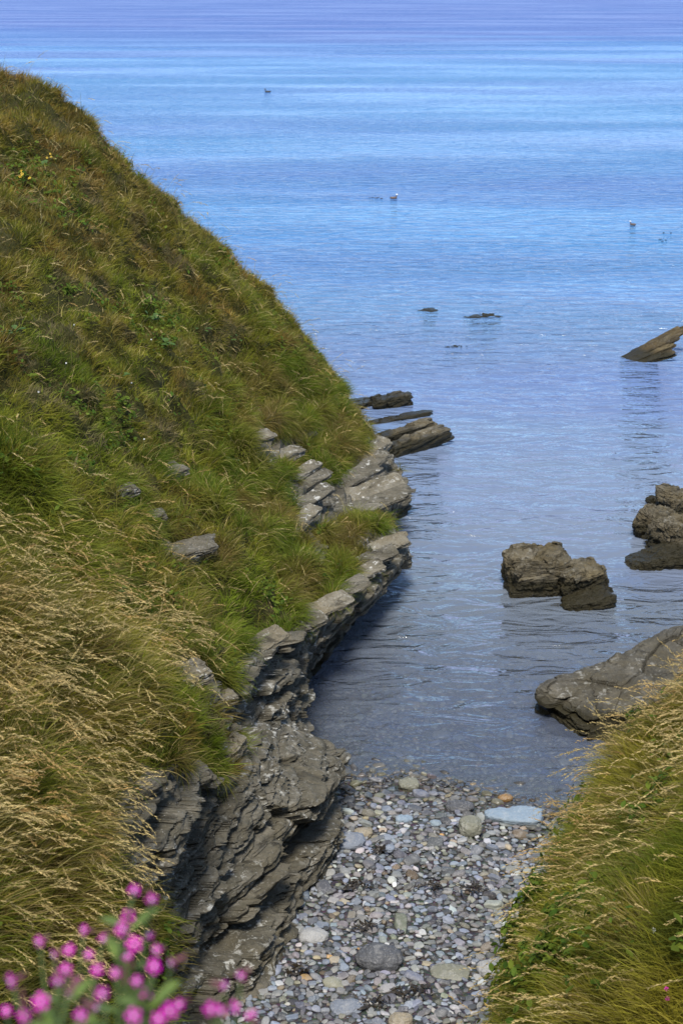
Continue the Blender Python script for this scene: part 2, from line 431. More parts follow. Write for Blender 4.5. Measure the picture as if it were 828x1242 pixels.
# bedding: flattened blocks of rock, each stepping in or out and tilting a little
def worley(Q, seed, jz=.3):
    i0 = np.floor(Q).astype(np.int64); f1 = np.full(len(Q), 9.0); f2 = f1.copy(); cid = np.zeros(len(Q)); dv = np.zeros_like(Q)
    for a in (-1, 0, 1):
        for b in (-1, 0, 1):
            for c in (-1, 0, 1):
                x, y, z = i0[:, 0] + a, i0[:, 1] + b, i0[:, 2] + c
                jx, jy, jzz = _hash(x, y, z, seed), _hash(x, y, z, seed + 1), .5 + (_hash(x, y, z, seed + 2) - .5) * jz
                dx = np.stack([x + jx, y + jy, z + jzz], -1) - Q
                d = np.abs(dx[:, 0]) ** 3 + np.abs(dx[:, 1]) ** 3 + np.abs(dx[:, 2]) ** 3
                better = d < f1
                f2 = np.where(better, f1, np.minimum(f2, d)); f1 = np.where(better, d, f1)
                cid = np.where(better, _hash(x, y, z, seed + 3), cid); dv = np.where(better[:, None], dx, dv)
    return cid, f1 ** (1 / 3), f2 ** (1 / 3), dv

def blocks(P, size, seed, warp=.12):
    W = P + warp * np.stack([vnoise(P, 1.1, seed + 40), vnoise(P, 1.1, seed + 41), .8 * vnoise(P, .6, seed + 42)], -1)
    W = W.copy(); W[:, 2] += -.05 * P[:, 0] + .02 * P[:, 1]
    th = .5 + .0 * W[:, 0]
    c, s = math.cos(th[0]), math.sin(th[0])
    Q = np.stack([(c * W[:, 0] + s * W[:, 1]) / size[0], (-s * W[:, 0] + c * W[:, 1]) / size[1], W[:, 2] / size[2]], -1)
    cid, a, b, dv = worley(Q, seed)
    tilt = dv[:, 2] * .10 + dv[:, 0] * (cid * 7 % 1 - .5) * .4
    crack = np.exp(-((b - a) / .045) ** 2)
    return (cid - .5) + .35 * tilt, crack

def strata(P):
    sh = P.shape[:-1]; m_ = (rsoft > .02).ravel(); Q = P.reshape(-1, 3)[m_]
    lower = (sstep(6.4, 7.2, vlev) * (1 - sstep(16.0, 17.2, P[..., 1]))).ravel()[m_]
    o1, c1 = blocks(Q, (2.4, 1.5, .34), 11, .10)
    o2, c2 = blocks(Q, (1.3, .8, .115), 23, .07)
    o3, c3 = blocks(Q, (.55, .38, .045), 31, .03)
    o4, c4 = blocks(Q, (2.6, 1.6, .95), 71, .2)
    v = o1 * .26 + o2 * (.30 - .15 * lower) + o3 * (.11 - .055 * lower) + o4 * .34 * lower
    v -= c1 * .05 + c2 * .035 + c3 * .01
    out = np.zeros(len(P.reshape(-1, 3))); out[m_] = v
    return out.reshape(sh)

st = strata(G0)
big = fbm(G0, .8, 3, 41) * .16
fine = fbm(G0, 9, 3, 43) * .022 + np.abs(fbm(G0 * [1, 1, 2.5], 2.2, 4, 47)) * -.10
cl = np.clip((vlev - 4.4) / .8, .25, 1)
amp_s = 1.0
tus = (.5 - np.abs(vnoise(G0, 2.4, 57))) * .20 + (.5 - np.abs(vnoise(G0, 4.6, 58))) * .10
D = rsoft * (st * amp_s + fine + .04) * cl + (1 - rsoft) * (fbm(G0, .55, 2, 51) * .30 + fbm(G0, 1.7, 3, 53) * .20 + tus) * np.clip((vlev - .5), 0, 1)
far_ = sstep(17.2, 19.2, G0[..., 1])                            # thin-bedded ledges towards the tip
D += rsoft * big * .6
D = D * (1 - .62 * rsoft * far_)
# the thick footing bed that sticks out at beach level, with a dark recess above it
foot = np.exp(-((vlev - 8.75) / .22) ** 2) * sstep(10.2, 11.5, G0[..., 1]) * (1 - sstep(15.6, 16.6, G0[..., 1]))
rec = np.exp(-((vlev - 8.28) / .14) ** 2) * sstep(11, 12.2, G0[..., 1]) * (1 - sstep(15.6, 16.6, G0[..., 1]))
ym_ = sstep(10.4, 11.6, G0[..., 1]) * (1 - sstep(15.4, 16.3, G0[..., 1]))
D -= .20 * sstep(8.26, 8.40, vlev) * (1 - sstep(8.56, 8.62, vlev)) * ym_
D += .36 * np.exp(-((vlev - 7.85) / .46) ** 2) * sstep(11.6, 13.2, G0[..., 1]) * (1 - sstep(15.6, 16.4, G0[..., 1]))
hn = N0.copy(); hn[..., 2] *= np.where(rsoft > .5, .35, 1.0)
hn /= np.linalg.norm(hn, axis=-1, keepdims=True)
HG = G0 + hn * D[..., None]
fi = int(np.argmin(np.abs(vlev[0] - 9.0)))
push = (sstep(8.58, 8.66, vlev) * (vlev < 9.6) * ym_)[..., None] * (G0[:, fi:fi + 1] - G0) * [1, 1, 0]
HG = HG + push + (.03 * sstep(8.58, 8.66, vlev) * (vlev < 9.6) * ym_)[..., None] * hn * [1, 1, 0]
# beds that dip landward weather into treads and risers where the rock slopes
tb = HG[..., 2] - .30 * HG[..., 0] + .05 * HG[..., 1] + .05 * fbm(HG, .8, 2, 83) + .09 * (_hash(np.floor((HG[..., 1] * .8 + HG[..., 0] * .6) / 1.5 + .3 * fbm(HG, 1.0, 2, 85)).astype(np.int64), np.zeros((NU, NV), np.int64), np.zeros((NU, NV), np.int64), 87) - .5)
ted = np.cumsum(np.random.default_rng(5).choice([.055, .08, .11, .17], 120)) - 3.5
ti = np.clip(np.searchsorted(ted, tb), 1, 119); tlo, thi = ted[ti - 1], ted[ti]
tt_ = (tb - tlo) / (thi - tlo)
tm_ = np.clip(rsoft * 1.6 - .3, 0, 1) * sstep(16.5, 18.5, G0[..., 1]) * (vlev < 9)
bedout = _hash(ti, np.floor((HG[..., 1] * .8 + HG[..., 0] * .6) / .7 + ti * .37).astype(np.int64), ti * 0, 91) - .5
HG[..., 2] += (tlo + (thi - tlo) * sstep(.3, .7, tt_) - tb) * tm_
HG = HG + hn * [1, 1, 0] * (tm_ * (.11 * (sstep(.0, .55, tt_) * (1 - sstep(.93, 1, tt_)) - .5) + .12 * bedout))[..., None]
# turf slumped into overhanging steps above the ledges
sb = HG[..., 2] - .18 * HG[..., 0] + .06 * HG[..., 1] + .30 * fbm(HG, .7, 3, 183)
sth = .52; sf = sb / sth - np.floor(sb / sth)
sm_ = (1 - rsoft) * sstep(3.0, 3.7, vlev) * (1 - sstep(5.6, 6.2, vlev)) * sstep(14.5, 17, G0[..., 1]) * (1 - sstep(27.5, 29, G0[..., 1])) * sstep(-.35, .25, fbm(G0, .9, 2, 187))
HG[..., 2] += (sstep(.30, .78, sf) - sf) * sth * .85 * sm_
HG = HG + hn * [1, 1, 0] * (.16 * (sstep(.0, .6, sf) * (1 - sstep(.9, 1, sf)) - .4) * sm_)[..., None]
HN = grid_normals(HG)
if HN[NU // 2, NV // 3, 2] < 0: HN = -HN; 
FQ = grid_faces(NU, NV)
fr_ = rsoft.ravel()[FQ].mean(1)
def submesh(name, V, Q, mat, **kw):
    used, inv = np.unique(Q.ravel(), return_inverse=True)
    return mesh_obj(name, V[used], inv.reshape(Q.shape)[:, ::-1], mat, **kw)
HV = HG.reshape(-1, 3)
hill = submesh('hill', HV, FQ[fr_ <= .5], M_SOIL)
tag(hill, 'steep grassy headland falling to the sea on the left', 'hill', kind='structure')
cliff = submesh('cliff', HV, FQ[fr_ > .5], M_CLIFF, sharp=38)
tag(cliff, 'layered grey rock cliff below the grassy headland', 'cliff', kind='structure')

# right bank: G, F, L, S1, S2, T, E
BANK = [
 [(2.2,-2,2),(2.3,-2,3.5),(2.6,-2,5.5),(3,-2,6.8),(3.6,-2,7.8),(5,-2,8.4),(12,-2,8.8)],
 [(1.2,3,0),(1.3,3,1.3),(1.7,3,2.8),(2.3,3,4.0),(3.2,3,5.2),(5,3,6.8),(12,3,8)],
 [(1.0,6,.1),(1.1,6,1.1),(1.4,6,2.0),(2.0,6,2.9),(2.8,6,3.8),(4.5,6,5.2),(12,6,7)],
 [(.95,7.8,.0),(1.05,7.8,.9),(1.2,7.8,1.65),(1.7,7.8,2.7),(2.4,7.8,3.5),(4,7.8,4.7),(12,7.8,6.5)],
 [(1.15,9.5,-.1),(1.25,9.5,.8),(1.42,9.5,1.7),(1.98,9.5,2.6),(2.7,9.5,3.45),(4.2,9.5,4.5),(12,9.5,6.2)],
 [(1.55,11,-.2),(1.7,11,.65),(1.98,11,1.85),(2.5,11,2.6),(3.2,11,3.3),(4.6,11,4.4),(12,11,6)],
 [(2.1,12,-.3),(2.2,12,.5),(2.45,12,2.1),(2.9,12,2.7),(3.5,12,3.2),(4.8,12,4.3),(12,12,6)],
 [(2.8,12.9,-.4),(2.9,12.9,.4),(3.1,12.9,2.1),(3.45,12.9,2.6),(3.9,12.9,2.95),(5,12.9,4.2),(12,12.9,6)],
 [(2.8,13.8,-.5),(2.9,13.8,.3),(3.2,13.8,1.1),(3.7,13.8,1.8),(4.3,13.8,2.3),(5.5,13.8,3.4),(12,13.8,5.6)],
 [(3.2,15,-.7),(3.3,15,-.1),(3.6,15,.3),(4.2,15,.7),(5,15,1.0),(6.5,15,2),(12,15,4.5)],
 [(3.6,17,-1),(3.8,17,-.7),(4.2,17,-.6),(5,17,-.5),(6,17,-.4),(7.5,17,.6),(12,17,3)],
 [(4,20,-1.4),(4.3,20,-1.2),(4.8,20,-1.1),(6,20,-1),(7,20,-.9),(9,20,-.5),(12,20,1.5)],
]
BK = np.array(BANK, float)
bu = [14, 18, 26, 34, 34, 30, 26, 26, 20, 14, 10]; bv = [10, 30, 34, 30, 26, 14]
BG0 = hermite(BK, bu); BG0 = np.swapaxes(hermite(np.ascontiguousarray(np.swapaxes(BG0, 0, 1)), bv), 0, 1)
BNU, BNV = BG0.shape[:2]
bvlev = np.concatenate([k + np.linspace(0, 1, c, endpoint=False) for k, c in enumerate(bv)] + [[6.0]])[None, :].repeat(BNU, 0)
BN0 = grid_normals(BG0)
if BN0[BNU // 2, BNV // 2, 2] < 0: BN0 = -BN0
BG = BG0 + BN0 * (fbm(BG0, .7, 2, 61) * .16 + fbm(BG0, 2.2, 3, 63) * .12)[..., None]
BN = grid_normals(BG)
bflip = BN[BNU // 2, BNV // 2, 2] < 0
if bflip: BN = -BN
bank = mesh_obj('bank', BG.reshape(-1, 3), grid_faces(BNU, BNV) if not bflip else grid_faces(BNU, BNV)[:, ::-1], M_SOIL)
tag(bank, 'steep grassy bank on the right of the gully', 'bank', kind='structure')

# ground where the photographer stands
gx, gy = np.meshgrid(np.linspace(-5, 5, 90), np.linspace(-4, 7, 110), indexing='ij')
P = np.stack([gx, gy, gx * 0], -1)
gz = 8.4 - 1.15 * np.maximum(0, gy - 1.35) + fbm(P, .9, 3, 71) * .06
near = np.stack([gx, gy, gz], -1)
NNrm = grid_normals(near)
if NNrm[5, 5, 2] < 0: NNrm = -NNrm
slope = mesh_obj('slope', near.reshape(-1, 3), grid_faces(90, 110), M_SOIL)
tag(slope, 'ground at the top of the gully under the pink flowers', 'slope', kind='structure')

# ------------------------------------------------------------------ beach, seabed and sea
def beach_z(x, y):
    yw = 16.45 - .17 * (x + .6) + .25 * np.sin(x * 1.7)
    s = yw - y
    z = np.where(s > 0, .085 * s + .004 * s * s, .10 * s)
    z = np.maximum(z, -3.5 + .0 * x)
    return z
bx = np.linspace(-10, 16, 220); by = np.concatenate([np.linspace(2, 20, 240), np.linspace(20.2, 70, 120)])
gx, gy = np.meshgrid(bx, by, indexing='ij')
gz = beach_z(gx, gy); P = np.stack([gx, gy, gz], -1)
P[..., 2] += fbm(P, 1.2, 3, 81) * .03
beach = mesh_obj('beach', P.reshape(-1, 3), grid_faces(len(bx), len(by)), M_BEACH)
tag(beach, 'shingle beach sloping under the water at the head of the gully', 'beach', kind='structure')
S = 9000
sea = mesh_obj('sea', [(-S, -20, 0), (S, -20, 0), (S, 2 * S, 0), (-S, 2 * S, 0)], np.array([[0, 1, 2, 3]]), M_WATER, smooth=False)
tag(sea, 'rippled blue sea filling the view behind the headland', 'sea', kind='structure')

# ------------------------------------------------------------------ rocks
_cs = {}
def cube_sphere(n):
    if n in _cs: return _cs[n]
    lin = np.linspace(-1, 1, n + 1); pts, faces, off = [], [], 0
    for ax in range(3):
        for s in (-1, 1):
            a, b = np.meshgrid(lin, lin, indexing='ij')
            q = np.zeros((n + 1, n + 1, 3)); q[..., ax] = s; q[..., (ax + 1) % 3] = a; q[..., (ax + 2) % 3] = b
            pts.append(q.reshape(-1, 3)); f = grid_faces(n + 1, n + 1) + off
            faces.append(f if s > 0 else f[:, ::-1]); off += (n + 1) ** 2
    pts = np.concatenate(pts); faces = np.concatenate(faces)
    _, first, inv = np.unique(np.round(pts * 1e5).astype(np.int64), axis=0, return_index=True, return_inverse=True)
    _cs[n] = (pts[first], inv.ravel()[faces])
    return _cs[n]

def rock_shape(ax, ay, az, seed, power=6, beds=5, bed_amp=.16, rough=.05, res=44, fx=None, tilt=0.0):
    q, f = cube_sphere(res)
    a = np.sign(q) * np.abs(q) ** .85
    r = (np.abs(a) ** power).sum(1) ** (1 / power)
    l = a / r[:, None]
    if fx is not None: l = fx(l)
    size = (np.linalg.norm(ax) + np.linalg.norm(ay)) / 2
    W = l[:, 0:1] * ax + l[:, 1:2] * ay + l[:, 2:3] * az
    rg = np.random.default_rng(seed)
    if beds:
        thick = np.linalg.norm(az) * 2; so_ = rg.uniform(-50, 50, 3)
        o1, c1 = blocks(W + so_, (size * 1.1, size * .8, thick / beds), seed, .06 * size)
        o2, c2 = blocks(W - so_, (size * .5, size * .4, thick / beds / 2.2), seed + 7, .04 * size)
        o3, c3 = blocks(W * [1, 1, .05] + so_, (size * .75, size * .5, thick), seed + 13, .1 * size)
        lat = 1 + bed_amp * (o1 * 1.5 + o2 * .7 - c1 * .35 - c2 * .2)
        vert = 1 + (o3 * 1.1 - c3 * .12) * min(.5, bed_amp * 2.2) * np.clip(l[:, 2], 0, 1)
        W = l[:, 0:1] * lat[:, None] * ax + l[:, 1:2] * lat[:, None] * ay + l[:, 2:3] * vert[:, None] * az
    nd = W / (np.linalg.norm(W, axis=1, keepdims=True) + 1e-9)
    W = W + nd * (size * rough * (fbm(W + seed * 3.1, 1.4 / size, 3, seed + 5) * 2.2 + fbm(W + seed, 5 / size, 4, seed + 9) * 1.2 - np.abs(fbm(W + seed, 3.2 / size, 3, seed + 19)) * 1.0 + fbm(W + seed, 16 / size, 3, seed + 29) * .55))[:, None]
    return W, f

def rot_axes(yaw, pitch, roll=0):
    R = Matrix.Rotation(math.radians(yaw), 3, 'Z') @ Matrix.Rotation(math.radians(pitch), 3, 'Y') @ Matrix.Rotation(math.radians(roll), 3, 'X')
    return np.array(R).T     # rows: local axes in world

def add_rock(name, c, half, yaw, pitch, roll, seed, mat, label, cat='rock', group=None, **kw):
    E = np.eye(3)
    kw.setdefault('res', 60)
    W, f = rock_shape(E[0] * half[0], E[1] * half[1], E[2] * half[2], seed, **kw)
    o = mesh_obj(name, W, f, mat, sharp=30)
    o.matrix_world = Matrix.LocRotScale(Vector(c), Matrix(rot_axes(yaw, pitch, roll).T.tolist()).to_quaternion(), None)
    return tag(o, label, cat, group)

def wedge(k, w=0.0):          # thinner towards -x (k>0), narrower too (w)
    def fn(l):
        l = l.copy(); s = 1 - k * (.5 - .5 * l[:, 0]); l[:, 2] = (l[:, 2] + 1) * s - 1
        l[:, 1] *= 1 - w * (.5 - .5 * l[:, 0]); return l
    return fn

SR = 'rocks standing in the shallows'
def wl(px, py): return at_z(px, py, 0)
# block and its two slabs in the middle of the bay
c = wl(653, 722); add_rock('sea_rock', c + [0, .32, .18], (.53, .40, .52), 8, -2, 4, 101, M_SEAROCK, 'big square brown block of rock standing in the bay', group=SR, beds=4, bed_amp=.10, rough=.075, power=7)
c = wl(706, 722); add_rock('sea_rock', c + [0, .25, .10], (.44, .32, .30), 20, -14, 4, 102, M_SEAROCK, 'wedge of rock leaning on the right side of the square block', group=SR, beds=4, bed_amp=.14, rough=.06, fx=wedge(-.3))
c = wl(713, 737); add_rock('sea_rock', c + [0, .15, .02], (.45, .26, .19), 12, -7, 0, 103, M_SEAROCK, 'low flat slab at the foot of the leaning wedge', group=SR, beds=3, bed_amp=.12, rough=.05, fx=wedge(.2))
# group at the right edge
c = wl(802, 690); add_rock('sea_rock', c + [.05, .3, .05], (.68, .42, .27), 6, -5, -3, 104, M_SEAROCK, 'low wide rock nearest in the cluster at the right edge', group=SR, beds=4, bed_amp=.14, rough=.06, fx=wedge(.35, .2))
c = wl(815, 672); add_rock('sea_rock', c + [.05, .25, .24], (.38, .36, .36), 30, 6, 0, 105, M_SEAROCK, 'upright rock behind the low wide rock at the right edge', group=SR, beds=3, bed_amp=.16, rough=.08)
c = wl(792, 650); add_rock('sea_rock', c + [0, .1, .20], (.34, .34, .36), -15, 18, 0, 106, M_SEAROCK, 'rounded boulder on the left of the cluster at the right edge', group=SR, beds=2, bed_amp=.10, rough=.10, power=3.5)
c = wl(818, 628); add_rock('sea_rock', c + [.1, .2, .16], (.42, .38, .33), 22, 8, 0, 107, M_SEAROCK, 'farthest boulder of the cluster at the right edge', group=SR, beds=3, bed_amp=.14, rough=.09, power=4)
c = wl(798, 612); add_rock('sea_rock', c + [0, .1, .02], (.20, .18, .12), 10, 0, 0, 108, M_SEAROCK, 'small low rock at the far left of the right edge cluster', group=SR, beds=2, bed_amp=.12, rough=.09, power=4)
# the long ramp of rock behind the right bank
c = wl(740, 862); add_rock('ramp_rock', np.array([4.42, 18.7, .06]), (1.55, .72, .46), 31, -3, 8, 109, M_RAMP, 'long flat topped ramp of rock behind the right bank', beds=5, bed_amp=.11, rough=.03, res=110, power=9, fx=wedge(.05, .2))
c = wl(800, 850); add_rock('rock_slab', np.array([4.3, 17.9, .05]), (.95, .42, .22), 28, -9, 6, 110, M_SEAROCK, 'broken slab along the front of the long ramp of rock', 'rock', beds=4, bed_amp=.2, rough=.06, res=56)
# far leaning rock
for k, (dx, dy, dz, hx, hy, hz, pit, lab) in enumerate([
    (-.10, -.10, .04, .70, .26, .075, -15, 'lowest front layer of the tilted dark rock far out on the right'),
    (.00, .10, .17, .78, .24, .05, -19, 'second layer up of the tilted dark rock far out on the right'),
    (.10, .30, .28, .84, .22, .045, -21, 'third layer up of the tilted dark rock far out on the right'),
    (.28, .50, .37, .86, .20, .04, -22, 'fourth layer up of the tilted dark rock far out on the right'),
    (.52, .72, .43, .86, .17, .035, -21, 'topmost thin layer of the tilted dark rock far out on the right')]):
    c = wl(786, 436); add_rock('tilted_rock', c + [dx, dy, dz], (hx, hy, hz), 12 + 4 * (k % 2), pit, 10, 120 + k, M_DARKROCK, lab, group='layers of the tilted rock', beds=3, bed_amp=.25, rough=.05, power=8, fx=wedge(.3, .3))
# slabs off the tip of the headland
TS = 'slabs off the headland tip'
def slab(px1, py1, px2, py2, z1, z2, w, th, seed, label, mat=M_SEAROCK, **kw):
    a, b = at_z(px1, py1, z1), at_z(px2, py2, z2)
    d = b - a; L = np.linalg.norm(d); yaw = math.degrees(math.atan2(d[1], d[0])); pit = -math.degrees(math.asin(d[2] / L))
    A = rot_axes(yaw, pit, kw.pop('roll', 4))
    o = add_rock('rock_slab', (a + b) / 2 - A[2] * th, (L / 2 * 1.03, w / 2, th), yaw, pit, 4, seed, mat, label, 'rock', TS, **dict(dict(beds=4, bed_amp=.16, rough=.03, power=8, res=50), **kw))
    return o
slab(452, 484, 496, 475, .22, .30, .45, .16, 131, 'short stout slab farthest out at the tip of the headland')
slab(415, 492, 450, 482, .18, .10, .50, .14, 132, 'low slab at the water beside the far tip of the grass')
slab(448, 512, 518, 498, .03, .10, .28, .10, 133, 'thin slab barely above water between two thicker slabs')
slab(454, 530, 524, 508, .22, .42, .36, .17, 134, 'upper of the two long parallel slabs off the headland tip')
slab(457, 546, 537, 516, .20, .42, .42, .19, 135, 'lower of the two long parallel slabs off the headland tip')
slab(435, 548, 462, 528, .45, .45, .55, .16, 136, 'pale block joining the long slabs to the grassy tip', M_LEDGE)
slab(400, 612, 484, 585, .55, .58, .85, .24, 137, 'broad stepped ledge below the grassy tip', M_CLIFF, beds=5, res=70)
slab(425, 626, 488, 600, .40, .36, .45, .22, 138, 'lower shelf along the front of the broad stepped ledge', M_CLIFF, beds=4)
slab(440, 672, 492, 664, .80, .74, .55, .15, 139, 'jutting pale slab at the seaward end of the near cliff', M_LEDGE)
# rocks awash
for k, (px, py, hx, hy, lab) in enumerate([(536, 376, 1.0, .3, 'brown weedy rock just awash in the middle of the bay'), (590, 383, .9, .35, 'second weedy rock awash right of the first'),
        (556, 420, .55, .12, 'thin dark line of rock awash nearer than the weedy rocks')]):
    add_rock('awash_rock', wl(px, py) + [0, 0, -.082], (hx, hy, .085), 4 + k * 7, 0, 0, 140 + k, M_SEAROCK, lab, 'rock', 'rocks awash in the bay', beds=0, rough=.16, power=2.6)

# ------------------------------------------------------------------ surface look-up
hp = project(HG); bp = project(BG)
def surf(px, py, which='head', rad=5):
    (X, Yp, Dp), Gd, Nn = ((hp, HG, HN) if which == 'head' else (bp, BG, BN))
    m = (np.abs(X - px) < rad) & (np.abs(Yp - py) < rad) & (Dp > 1)
    if not m.any(): return surf(px, py, which, rad * 2)
    ii = np.argwhere(m); j = ii[np.argmin(Dp[m])]
    return Gd[j[0], j[1]].copy(), Nn[j[0], j[1]].copy()

LG = 'ledges of bedrock sticking out of the headland'
LEDGES = [
 (284, 540, 334, 528, .30, .055, 'L', 'pale lichened ledge highest in the grass of the headland'),
 (300, 566, 326, 556, .26, .06, 'C', 'grey block tucked under the highest pale ledge'),
 (326, 556, 366, 540, .26, .07, 'L', 'pale squarish ledge just below and right of the highest ledge'),
 (362, 530, 384, 522, .22, .04, 'L', 'small pale ledge right of the highest ledge'),
 (188, 586, 226, 572, .30, .05, 'C', 'flat brown ledge alone in the middle of the grass slope'),
 (172, 636, 202, 630, .20, .05, 'C', 'speckled ledge below the flat brown ledge'),
 (140, 610, 166, 600, .18, .05, 'C', 'dim ledge in the hollow left of the speckled ledge'),
 (190, 682, 262, 664, .30, .05, 'C', 'long dark ledge in the hollow above the green tussocks'),
 (202, 832, 256, 812, .30, .055, 'L', 'split pale ledge under overhanging grass at the cliff top'),
 (200, 848, 232, 838, .26, .05, 'C', 'grey slab directly beneath the split pale ledge'),
 (262, 852, 288, 843, .18, .05, 'L', 'small rounded block right of the split pale ledge'),
 (272, 918, 300, 896, .18, .10, 'L', 'white lichened block at the tip of the grass tongue'),
 (124, 975, 190, 945, .30, .14, 'C', 'square grey block at the near top corner of the cliff'),
 (180, 962, 262, 930, .26, .06, 'C', 'long grey slab under the grass tongue'),
 (340, 590, 386, 570, .30, .045, 'L', 'uppermost pale step in the rock below the grassy tip'),
 (344, 606, 398, 582, .32, .05, 'C', 'second step in the rock below the grassy tip'),
 (346, 628, 400, 600, .32, .06, 'C', 'third and thickest step in the rock below the grassy tip'),
 (348, 650, 384, 624, .28, .05, 'L', 'lowest step in the rock below the grassy tip'),
 (392, 596, 454, 572, .46, .055, 'C', 'long shelf running up towards the far grassy edge'),
 (398, 608, 486, 588, .50, .06, 'L', 'broad flat shelf reaching the water below the grassy tip'),
 (404, 624, 490, 602, .46, .06, 'C', 'lower shelf directly under the broad flat shelf'),
 (430, 558, 464, 540, .34, .05, 'L', 'small pale shelf beside the grassy tip near the long slabs'),
 (432, 577, 470, 558, .36, .06, 'C', 'grey shelf between the small pale shelf and the broad flat shelf'),
 (436, 670, 492, 660, .40, .055, 'L', 'pale shelf jutting seaward under the mossy tussock'),
 (424, 688, 480, 676, .36, .05, 'C', 'grey shelf just under the jutting pale shelf'),
 (412, 708, 466, 694, .36, .055, 'L', 'pale shelf with a dark underside halfway along the overhang'),
 (392, 732, 446, 714, .36, .05, 'C', 'thin grey shelf along the undercut edge of the cliff'),
 (358, 756, 422, 736, .38, .055, 'L', 'long pale shelf along the cliff above the undercut'),
 (326, 780, 392, 758, .38, .05, 'C', 'long grey shelf where the undercut meets the near cliff'),
 (282, 804, 346, 778, .34, .05, 'L', 'pale shelf along the cliff top left of the undercut'),
]
for k, (x1, y1, x2, y2, w, th, mt_, lab) in enumerate(LEDGES):
    a_, n1 = surf(x1, y1, rad=3); b_, n2 = surf(x2, y2, rad=3)
    m_ = (a_ + b_) / 2; z_ = m_[2]                                  # level bed through the middle of the line
    a_, b_ = at_z(x1, y1, z_ - .015), at_z(x2, y2, z_ + .015)
    off_ = m_[1] - (a_[1] + b_[1]) / 2; a_[1] += off_ * .3; b_[1] += off_ * .3
    if k >= 14: b_[2] += .13; a_[2] -= .02
    dv_ = b_ - a_; L_ = np.linalg.norm(dv_); yaw = math.degrees(math.atan2(dv_[1], dv_[0])); pit = -math.degrees(math.asin(dv_[2] / L_))
    nn = unit((n1 + n2) * [1, 1, .3])
    w *= .62 if k < 14 else .42; th *= 1 if k < 14 else .75; ins, up_ = (.62, -th * .3) if k < 14 else (.30, th * .5)
    if k in (4, 5, 6, 7): ins, up_ = .25, th + .03
    add_rock('rock_ledge', (a_ + b_) / 2 - nn * w * ins + np.array([0, 0, up_]), (L_ / 2 * 1.0, w, th), yaw, pit, 5 if k < 14 else 14, 200 + k, M_LEDGE if mt_ == 'L' else M_CLIFF, lab, 'rock', LG, beds=3, bed_amp=.16, rough=.022, power=9, res=48)

# ------------------------------------------------------------------ pebbles
PCOL = {'blue-grey': (.155, .175, .21), 'grey': (.17, .17, .165), 'dark grey': (.07, .073, .08), 'pale grey': (.29, .29, .285), 'tan': (.24, .205, .145),
        'greenish grey': (.165, .165, .125), 'brown': (.12, .09, .06), 'violet-grey': (.155, .15, .17), 'orange': (.33, .20, .08), 'light blue': (.20, .26, .32), 'white': (.48, .47, .45)}
PW = {'blue-grey': .27, 'grey': .27, 'dark grey': .18, 'pale grey': .09, 'tan': .025, 'greenish grey': .07, 'brown': .018, 'violet-grey': .02, 'orange': .002, 'white': .003}
names_, w_ = list(PW), np.array(list(PW.values())); w_ /= w_.sum()

peb = []      # x, y, r, colour name
cell = {}
def place(x, y, r, over):
    ci, cj = int(x / .3), int(y / .3)
    for i in range(ci - 2, ci + 3):
        for j in range(cj - 2, cj + 3):
            for (a, b, rr) in cell.get((i, j), ()):
                if (a - x) ** 2 + (b - y) ** 2 < ((r + rr) * over) ** 2: return False
    cell.setdefault((ci, cj), []).append((x, y, r)); return True
SPECIAL = [
 # px, py, (hx,hy,hz), colour, yaw, label, seed
 (622, 990, (.37, .17, .075), 'light blue', -14, 'large flat light blue slab near the waterline', 301),
 (460, 1162, (.25, .17, .12), 'dark grey', -8, 'large smooth dark boulder alone low on the beach', 302),
 (570, 1003, (.15, .14, .13), 'greenish grey', 0, 'round speckled boulder left of the light blue slab', 303),
 (612, 968, (.10, .06, .05), 'orange', 5, 'yellow ochre stone just above the light blue slab', 304),
 (415, 1022, (.27, .15, .07), 'blue-grey', 8, 'long blue-grey slab beside the cliff foot', 305),
 (557, 978, (.19, .11, .07), 'dark grey', -5, 'dark oval cobble up by the waterline left of the ochre stone', 306),
 (440, 1010, (.12, .08, .05), 'tan', 0, 'buff oval cobble right of the long blue-grey slab', 307),
 (545, 1180, (.20, .12, .035), 'greenish grey', -10, 'flat buff slab right of the dark boulder', 308),
 (600, 1175, (.19, .13, .08), 'pale grey', 6, 'pale cobble close to the right bank low on the beach', 309),
 (380, 1135, (.16, .11, .06), 'pale grey', -8, 'pale flat cobble beside the cliff footing', 310),
 (485, 1238, (.12, .09, .07), 'tan', 0, 'buff rounded stone at the bottom edge of the beach', 311),
 (420, 1222, (.17, .10, .05), 'blue-grey', 0, 'flat blue-grey stone at the bottom edge of the beach', 312),
 (496, 952, (.15, .11, .09), 'greenish grey', 0, 'greenish cobble at the waterline left of centre', 313),
 (490, 993, (.11, .07, .04), 'light blue', 0, 'small light blue flat pebble in the upper middle beach', 314),
]
def bz(x, y): return float(beach_z(np.array(x), np.array(y)))
specials = []
for s in SPECIAL:
    p = at_z(s[0], s[1], .3)
    for _ in range(4): p = at_z(s[0], s[1], bz(p[0], p[1]) + s[2][2] * .6)
    specials.append(p); 
    r0 = (s[2][0] + s[2][1]) / 2
    for off in ((-.5, 0), (.0, 0), (.5, 0)):
        cell.setdefault((int((p[0] + off[0] * s[2][0]) / .3), int(p[1] / .3)), []).append((p[0] + off[0] * s[2][0], p[1], s[2][1]))
def xr(y): # beach extent
    return np.interp(y, [9, 12, 13.9, 15, 16.8, 20, 24], [-1.6, -1.15, -.35, -.3, -.7, -.9, -.6]), np.interp(y, [9, 11, 12, 13, 15, 17, 24], [1.5, 1.9, 2.5, 3.3, 4.2, 5.5, 7])
